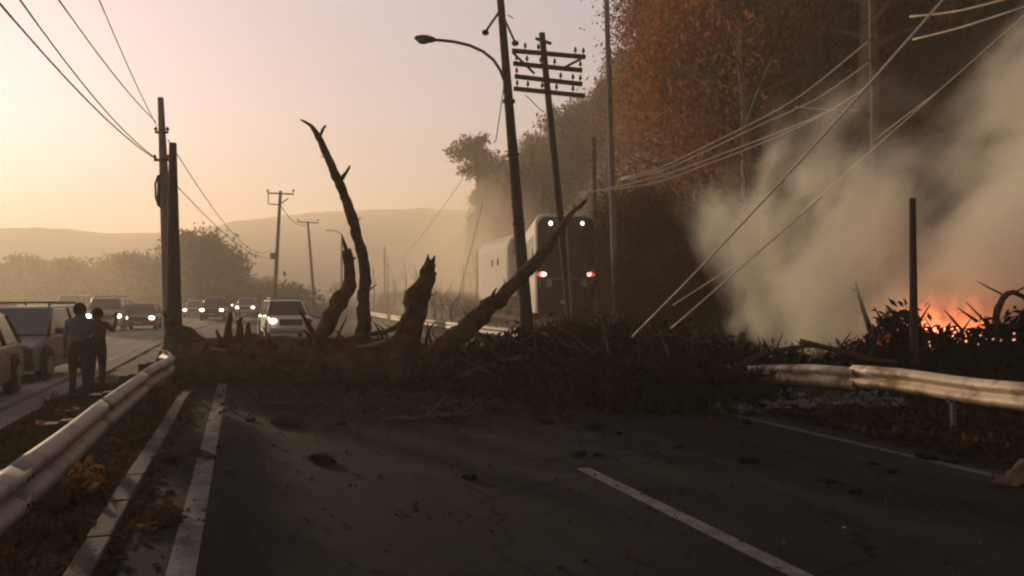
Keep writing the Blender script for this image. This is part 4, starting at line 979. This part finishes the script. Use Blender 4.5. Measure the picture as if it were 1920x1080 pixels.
car('small hazy pale car far back just right of the twin poles', carpos(347, 88), R(-6), 'car_white', 4.3, 1.72, 1.45, 'hatch', True, glassm='glass_pale')
car('small hazy dark car far back behind the torn splinters', carpos(428, 92), R(-7), 'car_dark', 4.3, 1.72, 1.5, 'hatch', True, glassm='glass_pale')
car('hazy white van with lights on, seen between the dark estate and the pale van', carpos(140, 58), R(0), 'car_white', 4.8, 1.85, 1.95, 'van', True, glassm='glass_pale', cat='van', name='parked_van')
def coach(label, pos, yaw, Ht, L_=12.0, Wd=2.5, lamps=True, rearm='coach_rear', wins=7, rc=.28):
    """rear faces -Y"""
    o = empty('coach', label, 'coach', pos, yaw)
    # rounded box body
    sec = []
    for a in range(0, 91, 15): sec.append((Wd/2-rc+rc*math.cos(R(a)), Ht-rc+rc*math.sin(R(a))))
    half = [(Wd/2, .38)]+sec; full = half+[(-x, z) for x, z in reversed(half)]
    n_ = len(full); V = []; rows = [(0.0, .93), (.12, .98), (.35, 1.0), (L_-.5, 1.0), (L_-.12, .97), (L_, .9)]
    for (y, s_) in rows:
        V += [(x*s_, y, .38+(z-.38)*(1-(1-s_)*.45)) for x, z in full]
    Fs = [(i*n_+k, i*n_+(k+1) % n_, (i+1)*n_+(k+1) % n_, (i+1)*n_+k) for i in range(len(rows)-1) for k in range(n_)]
    b = MB(); b.add(V, Fs); b.f += [tuple(range(n_))[::-1], tuple((len(rows)-1)*n_+k for k in range(n_))]; b.sm += [False, False]
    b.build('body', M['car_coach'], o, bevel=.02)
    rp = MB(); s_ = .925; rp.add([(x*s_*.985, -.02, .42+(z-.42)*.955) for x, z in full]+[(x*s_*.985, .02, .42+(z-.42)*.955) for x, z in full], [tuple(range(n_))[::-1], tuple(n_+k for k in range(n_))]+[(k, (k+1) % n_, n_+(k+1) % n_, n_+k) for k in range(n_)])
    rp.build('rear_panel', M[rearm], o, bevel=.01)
    MB().box((0, -.045, Ht*.80), (Wd*.74, .04, Ht*.20)).build('rear_window', M['glass'], o, bevel=.02)
    MB().box((0, -.05, .95), (Wd*.56, .05, .65)).build('engine_hatch', M['coach_rear'], o, bevel=.02)
    MB().box((0, -.07, .50), (Wd*.9, .12, .24)).build('bumper', M['coach_rear'], o, bevel=.03)
    MB().box((0, -.085, .82), (.5, .02, .13)).build('number_plate', M['plate'], o)
    MB().box((0, -.075, Ht*.40), (Wd*.66, .02, .045)).build('trim_strip', M['rim'], o)
    for sx in (-1, 1):
        tl = MB().box((sx*Wd*.37, -.05, Ht*.33), (.24, .06, .62)).build('tail_light', M['car_maroon'], o, bevel=.02)
        if lamps:
            MB().ball((sx*Wd*.36, -.08, Ht*.44), .085, 10, (1.3, .5, 1)).build('tail_light', M['tail_core'], o)
            MB().ball((sx*Wd*.39, -.06, Ht*.44), .125, 10, (1.3, .2, .9)).build('tail_lens', M['tail'], o)
            MB().ball((sx*Wd*.25, -.09, Ht*.90), .075, 10, (1, .5, 1.2)).build('marker_light', M['marker'], o)
        MB().box((sx*Wd*.33, -.06, Ht*.36), (.5, .03, .3)).build('light_panel', M['car_silver'], o, bevel=.02)
        for k in range(wins):
            MB().box((sx*(Wd/2+.003), 1.3+k*1.5, Ht*.68), (.02, 1.38, Ht*.26)).build('side_window', M['glass_pale'], o)
        if wins == 0:
            for yy_ in (2.2, 3.6): MB().box((sx*(Wd/2+.003), yy_, Ht*.62), (.03, .4, .42)).build('side_window', M['glass'], o, bevel=.01)
        for k in range(5 if wins else 0):
            MB().box((sx*(Wd/2+.003), 1.6+k*1.9, .95), (.02, 1.5, .7)).build('luggage_hatch', M['car_coach'], o)
        for y in (2.6, L_-2.6): wheel(o, sx*(Wd/2-.16), y, .5, .3)
    return o
q = P(1062, 562, 31.5)
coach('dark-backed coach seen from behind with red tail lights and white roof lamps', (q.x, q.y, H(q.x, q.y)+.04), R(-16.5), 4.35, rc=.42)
q = P(990, 562, 47)
coach('pale sunlit coach ahead of the dark-backed one, half hidden by the lamp pole', (q.x, q.y, H(q.x, q.y)+.04), R(-3), 4.4, L_=7.5, lamps=False, rearm='car_coach', wins=0, rc=1.0)

# ------------------------------------------------------------ people
def person(label, pos, yaw, J, mats, hair=True):
    """J: joint dict -> one skinned body mesh, clothes by nearest limb"""
    bones = [('pelvis', 'waist', 'T'), ('waist', 'chest', 'S'), ('chest', 'neck', 'S'), ('neck', 'head', 'K'), ('head', 'crown', 'K')]
    for s in 'LR':
        bones += [('chest', 'sh'+s, 'S'), ('sh'+s, 'el'+s, 'S'), ('el'+s, 'wr'+s, 'K'), ('wr'+s, 'ha'+s, 'K'), ('pelvis', 'hp'+s, 'T'), ('hp'+s, 'kn'+s, 'T'), ('kn'+s, 'an'+s, 'T'), ('an'+s, 'to'+s, 'B')]
    rad = dict(pelvis=(.155, .12), waist=(.135, .10), chest=(.165, .115), neck=(.055, .055), head=(.078, .092), crown=(.062, .078), sh=(.062, .06), el=(.043, .043), wr=(.030, .026), ha=(.036, .022), hp=(.098, .10), kn=(.062, .062), an=(.043, .045), to=(.042, .03))
    names = list(J); idx = {k: i for i, k in enumerate(names)}
    me = bpy.data.meshes.new('body'); me.from_pydata([J[k] for k in names], [(idx[a], idx[b]) for a, b, c in bones], []); me.update()
    tmp = bpy.data.objects.new('tmp', me); COL.objects.link(tmp)
    sk = tmp.modifiers.new('skin', 'SKIN'); sk.use_smooth_shade = True
    for k in names:
        d = me.skin_vertices[0].data[idx[k]]; d.radius = rad.get(k) or rad[k[:-1]]; d.use_root = (k == 'pelvis')
    ss = tmp.modifiers.new('sub', 'SUBSURF'); ss.levels = 2; ss.render_levels = 2
    dg = bpy.context.evaluated_depsgraph_get(); ev = tmp.evaluated_get(dg); m2 = bpy.data.meshes.new_from_object(ev)
    bpy.data.objects.remove(tmp)
    bm = bmesh.new(); bm.from_mesh(m2)
    kinds = {'S': 0, 'T': 1, 'K': 2, 'B': 3}
    seg = [(Vector(J[a]), Vector(J[b]), kinds[c]) for a, b, c in bones]
    for f in bm.faces:
        c = f.calc_center_median(); best = None
        for a, b, k in seg:
            d = b-a; t_ = max(0, min(1, (c-a).dot(d)/d.length_squared)); dd = (c-a-d*t_).length
            if best is None or dd < best[0]: best = (dd, k)
        f.material_index = best[1]; f.smooth = True
    bm.to_mesh(m2); bm.free(); m2.name = 'body'
    for k in mats: m2.materials.append(M[k])
    # fingers, nose and ears grow out of the same mesh
    ex = MB()
    for s in 'LR':
        w = Vector(J['wr'+s]); h_ = Vector(J['ha'+s]); d = (h_-w).normalized(); side = d.cross(Vector((0, 1, 0)) if abs(d.y) < .9 else Vector((1, 0, 0))).normalized()
        bend = side.cross(d).normalized()
        for k in range(4):
            a = h_+side*(k-1.5)*.019; ln = (.068, .078, .072, .055)[k]
            ex.tube([a-d*.01, a+d*ln*.5, a+d*ln*.85+bend*.015, a+d*ln+bend*.03], [.010, .009, .008, .006], 6)
        a = w+d*.03+side*.025; ex.tube([a, a+d*.03+side*.025, a+d*.06+side*.032], [.012, .010, .007], 6)
    hc = Vector(J['head']); fd = Vector((0, 1, 0))
    ex.tube([hc+Vector((0, .075, .015)), hc+Vector((0, .105, -.015)), hc+Vector((0, .085, -.025))], [.010, .016, .010], 6)
    for sx in (-1, 1): ex.ball(tuple(hc+Vector((sx*.082, 0, 0))), .03, 8, (.4, .8, 1.1))
    me3 = ex.mesh('x'); bm = bmesh.new(); bm.from_mesh(m2); n0 = len(bm.faces); bm.from_mesh(me3); bm.faces.ensure_lookup_table()
    for f in bm.faces[n0:]: f.material_index = 2
    bm.to_mesh(m2); bm.free()
    o = empty('person', label, 'person', pos, yaw)
    link('body', m2, o)
    hb = MB(); hb.ball((hc.x, hc.y-.018, hc.z+.045), .108, 12, (.93, 1.02, .98)); hb.build('hair', M['hair'], o)
    for sx in (-1, 1): MB().ball((hc.x+sx*.032, hc.y+.088, hc.z+.02), .012, 6).build('eye', M['hair'], o)
    return o
def joints(h, raise_r=None, stance=.10, elL=None, bent=0.0):
    k = h/1.72
    J = dict(pelvis=(0, 0, .95), waist=(0, .01, 1.10), chest=(0, 0, 1.33), neck=(0, .01, 1.49), head=(0, .03, 1.60), crown=(0, .02, 1.67),
             shL=(-.185, 0, 1.42), elL=(-.23, -.02, 1.14), wrL=(-.22, .06, .90), haL=(-.215, .09, .83), shR=(.185, 0, 1.42), elR=(.24, -.01, 1.14), wrR=(.23, .07, .90), haR=(.225, .10, .83),
             hpL=(-.095, 0, .90), knL=(-stance, .02, .50), anL=(-stance*1.1, -.03, .09), toL=(-stance*1.25, .13, .035), hpR=(.095, 0, .90), knR=(stance, .03, .50), anR=(stance*1.1, 0, .09), toR=(stance*1.25, .16, .035))
    if raise_r: J.update(raise_r)
    if elL: J.update(elL)
    return {a: (b[0]*k, b[1]*k, b[2]*k) for a, b in J.items()}
# +Y of a person is the way they face; both look away from us, towards the queue
q1 = G(148, 752)
person('person in a grey top standing behind the guardrail with back to us', q1, R(12), joints(1.55, elL=dict(elR=(.25, .02, 1.15), wrR=(.13, .2, 1.10), haR=(.07, .24, 1.14))), ['shirt_grey', 'trousers', 'skin', 'black'])
q2 = G(181, 738)
person('person in a rust shirt holding one arm raised beside the first', q2, R(-8), joints(1.47, raise_r=dict(elR=(.30, .06, 1.28), wrR=(.335, .10, 1.52), haR=(.335, .11, 1.60)), elL=dict(elL=(-.26, .06, 1.18), wrL=(-.16, .22, 1.22), haL=(-.12, .27, 1.26))), ['shirt_rust', 'trousers2', 'skin_dark', 'black'])

# ------------------------------------------------------------ fire, ash and smoke
fm = bpy.data.materials.new('flame'); fm.use_nodes = True; t = fm.node_tree; t.nodes.clear(); N = t.nodes.new; L = t.links.new
fo = N('ShaderNodeOutputMaterial'); tcx = N('ShaderNodeTexCoord'); sp_ = N('ShaderNodeSeparateXYZ'); L(tcx.outputs['Object'], sp_.inputs[0])
rp = N('ShaderNodeValToRGB'); rp.color_ramp.elements[0].color = (1, .25, .08, 1); rp.color_ramp.elements[1].color = (.50, .05, .03, 1); rp.color_ramp.elements[0].position = .05; rp.color_ramp.elements[1].position = .85
L(sp_.outputs[2], rp.inputs[0]); em = N('ShaderNodeEmission'); L(rp.outputs[0], em.inputs[0])
nf = N('ShaderNodeTexNoise'); nf.inputs['Scale'].default_value = 5; nf.inputs['Detail'].default_value = 3; L(tcx.outputs['Object'], nf.inputs[0])
fr = N('ShaderNodeMapRange'); L(nf.outputs[0], fr.inputs[0]); fr.inputs[1].default_value = .4; fr.inputs[2].default_value = .65; fr.inputs[3].default_value = .1; fr.inputs[4].default_value = 2.3
L(fr.outputs[0], em.inputs[1]); L(em.outputs[0], fo.inputs['Volume'])
flames = []
for s_ in range(4):
    b = MB()
    for k in range(5):
        a = rnd.uniform(0, 6.28); r0 = rnd.uniform(0, .35); x, y = r0*math.cos(a), r0*math.sin(a); hh = rnd.uniform(.45, 1.0)
        b.tube([(x, y, 0), (x+rnd.uniform(-.05, .05), y, hh*.3), (x+rnd.uniform(-.12, .12), y, hh*.65), (x+rnd.uniform(-.1, .2), y, hh)], [.14, .18, .10, .008], 10, caps=False)
    flames.append(b.mesh('flame', fm))
fl = [(1652, 655, .5, 14.3), (1664, 650, .5, 14.3), (1706, 618, .7, 15.8), (1717, 612, .9, 16), (1772, 610, 1.0, 16.3), (1655, 652, .4, 14.6), (1672, 648, .35, 14.6), (1690, 600, .5, 15.5), (1725, 606, .95, 16), (1745, 604, .75, 16), (1765, 602, .8, 16.2), (1785, 606, .55, 16), (1812, 606, .8, 16), (1826, 604, .95, 16), (1838, 608, .6, 16), (1700, 612, .5, 15.5), (1752, 618, .45, 15.4), (1800, 615, .4, 15.2), (1735, 640, .3, 14.4), (1662, 612, .4, 16)]
for i, (px, py, s_, Z) in enumerate(fl):
    q = P(px, py, Z); o = link('flame', flames[i % 4], loc=(q.x, q.y, q.z-.15), rot=(0, 0, rnd.uniform(0, 6))); o.scale = (s_*1.2, s_*1.2, s_*.98)
    tag(o, 'orange flame licking up from the burning brush behind the guardrail', 'flame', 'flames in the burning brush')
# burning brush heaps
for lb, spots_, n_ in (('black smouldering brush heap in front of the flames', [(1700, 622, 14.8, .8), (1688, 585, 15.2, .42), (1760, 625, 14.4, 1.0), (1830, 626, 14.2, 1.0), (1905, 606, 14, 1.1), (1960, 590, 14, 1.4), (1670, 640, 13.8, .7)], 3600), ):
    b0 = at(*P(1800, 640, 14.4).xy); C = np.concatenate([heap(a, b, Z, hf, n_) for a, b, Z, hf in spots_])-np.array(b0)
    o = empty('brush_heap', lb, 'brush heap', b0); V, Fq = leaf_verts(C, np.full(len(C), .07), 2.6, .2); tag(link('foliage', npmesh('foliage', V, Fq, M['char']), o), kind='stuff')
    for k in range(26):
        px = rnd.uniform(1650, 1930); q = P(px, rnd.uniform(590, 650), rnd.uniform(13.6, 15)); d = Vector((rnd.uniform(-1, 1), rnd.uniform(-.4, .4), rnd.uniform(.3, 1))).normalized()*rnd.uniform(.3, .8)
        MB().tube([q-b0-d*.5, q-b0, q-b0+d*.6], [.03, .022, .006], 5).build('stick', M['char'], o)
embers = emis('ember', (1, .45, .28), .7); C = []
for _ in range(13):
    q = P(rnd.uniform(1725, 1910), rnd.uniform(600, 650), 13.4); C.append(tuple(q))
V, Fq = leaf_verts(np.array(C), np.full(len(C), .04), 1.3); tag(link('embers', npmesh('embers', V, Fq, embers)), kind='stuff')
def f_ash():
    q = P(rnd.uniform(1330, 1700), 640, rnd.uniform(11.5, 16)); return (q.x, q.y)
scatter(5000, f_ash, .07, M['ash'], 'ash', zr=.14, flat=.5)
C = np.concatenate([heap(px, py, Z, hf, 2400) for px, py, Z, hf in ((1360, 650, 14.8, 1.0), (1440, 655, 14.6, 1.1), (1530, 658, 14.4, 1.1), (1610, 662, 14.2, 1.0), (1900, 680, 12.6, 1.2), (1800, 690, 12.8, 1.1))])
V, Fq = leaf_verts(C, np.full(len(C), .065), 2.6, .2); tag(link('burnt_debris', npmesh('burnt_debris', V, Fq, M['char'])), kind='stuff')

def smoke(label, a, b, r0, r1, dens, col, nscale, seed, lo=.40, hi=.72, name='smoke_plume', n=16, bend=(0, 0, 0), soft=.5, warp=.9, g=.2):
    """a widening plume from a to b; density thins outward and is broken up by noise"""
    a = Vector(a); b = Vector(b); d = b-a; Ln = d.length
    mb = MB(); pts = [Vector((0, 0, Ln*i/6)) for i in range(7)]; mb.tube(pts, [(r0+(r1-r0)*i/6)*1.02 for i in range(7)], n)
    o = link(name, mb.mesh(name), loc=a); o.rotation_euler = d.to_track_quat('Z', 'Y').to_euler()
    m = bpy.data.materials.new('smoke'); m.use_nodes = True; t = m.node_tree; t.nodes.clear(); N = t.nodes.new; L = t.links.new
    def mth(op, x, y=None, clamp=False):
        k = N('ShaderNodeMath'); k.operation = op; k.use_clamp = clamp
        for i_, v in enumerate((x, y)):
            if v is None: continue
            if hasattr(v, 'links'): L(v, k.inputs[i_])
            else: k.inputs[i_].default_value = v
        return k.outputs[0]
    out = N('ShaderNodeOutputMaterial'); tc_ = N('ShaderNodeTexCoord'); sx = N('ShaderNodeSeparateXYZ'); L(tc_.outputs['Object'], sx.inputs[0])
    rr = mth('SQRT', mth('ADD', mth('MULTIPLY', sx.outputs[0], sx.outputs[0]), mth('MULTIPLY', sx.outputs[1], sx.outputs[1])))
    rz = mth('ADD', mth('MULTIPLY', sx.outputs[2], (r1-r0)/Ln), r0)
    q = mth('DIVIDE', rr, rz)
    ns = N('ShaderNodeTexNoise'); ns.inputs['Scale'].default_value = nscale; ns.inputs['Detail'].default_value = 4; ns.inputs['Roughness'].default_value = .55; ns.inputs['Distortion'].default_value = .6
    mpp = N('ShaderNodeMapping'); mpp.inputs['Location'].default_value = (seed*3.1, seed*1.7, seed); mpp.inputs['Scale'].default_value = (1, 1, .6); L(tc_.outputs['Object'], mpp.inputs[0]); L(mpp.outputs[0], ns.inputs[0])
    edge = mth('SUBTRACT', 1.0, mth('ADD', q, mth('MULTIPLY', mth('SUBTRACT', ns.outputs[0], .5), -warp*2)))
    e2 = mth('DIVIDE', edge, soft, True)
    hard = mth('DIVIDE', mth('SUBTRACT', 1.0, q), .15, True)
    endf = mth('DIVIDE', mth('SUBTRACT', Ln, sx.outputs[2]), Ln*.2, True); st = mth('DIVIDE', sx.outputs[2], Ln*.04, True)
    br = N('ShaderNodeMapRange'); L(ns.outputs[0], br.inputs[0]); br.inputs[1].default_value = lo; br.inputs[2].default_value = hi
    de = mth('MULTIPLY', mth('MULTIPLY', mth('MULTIPLY', e2, hard), mth('MULTIPLY', endf, st)), mth('MULTIPLY', br.outputs[0], dens))
    pv = N('ShaderNodeVolumePrincipled'); pv.inputs['Color'].default_value = (*col, 1); pv.inputs['Anisotropy'].default_value = g; L(de, pv.inputs['Density'])
    L(pv.outputs[0], out.inputs['Volume']); o.data.materials.append(m)
    return tag(o, kind='stuff')
sc = (.98, .97, .86)
smoke('', P(1590, 680, 16.5), P(2250, 215, 18), 1.6, 5.1, 1.0, sc, .50, 1, lo=.32, hi=.62, soft=.8, warp=1.0)
smoke('', P(1462, 650, 14.5), P(1650, 270, 16), 1.05, 2.6, 1.5, sc, .85, 2, lo=.38, hi=.64, soft=.9, warp=.8)
smoke('', P(1418, 640, 14.4), P(1385, 350, 15.5), .50, 1.5, 1.7, sc, 1.1, 3, lo=.38, hi=.66, soft=1.0, warp=.6)
smoke('', P(1830, 600, 17.5), P(2200, 240, 18.5), 1.2, 3.3, .55, sc, .5, 4, lo=.34, hi=.60)

dc = (.97, .88, .74)
smoke('', (-9.5, 5, .5), (-11, 75, 3), 5.5, 9, .008, dc, .12, 5, lo=.2, hi=.5, name='dust_cloud', soft=.8, warp=.3, g=.5)
smoke('', (7, 34, 1), (52, 150, 14), 5, 16, .028, dc, .07, 6, lo=.2, hi=.5, name='dust_cloud', soft=.8, warp=.3, g=.4)
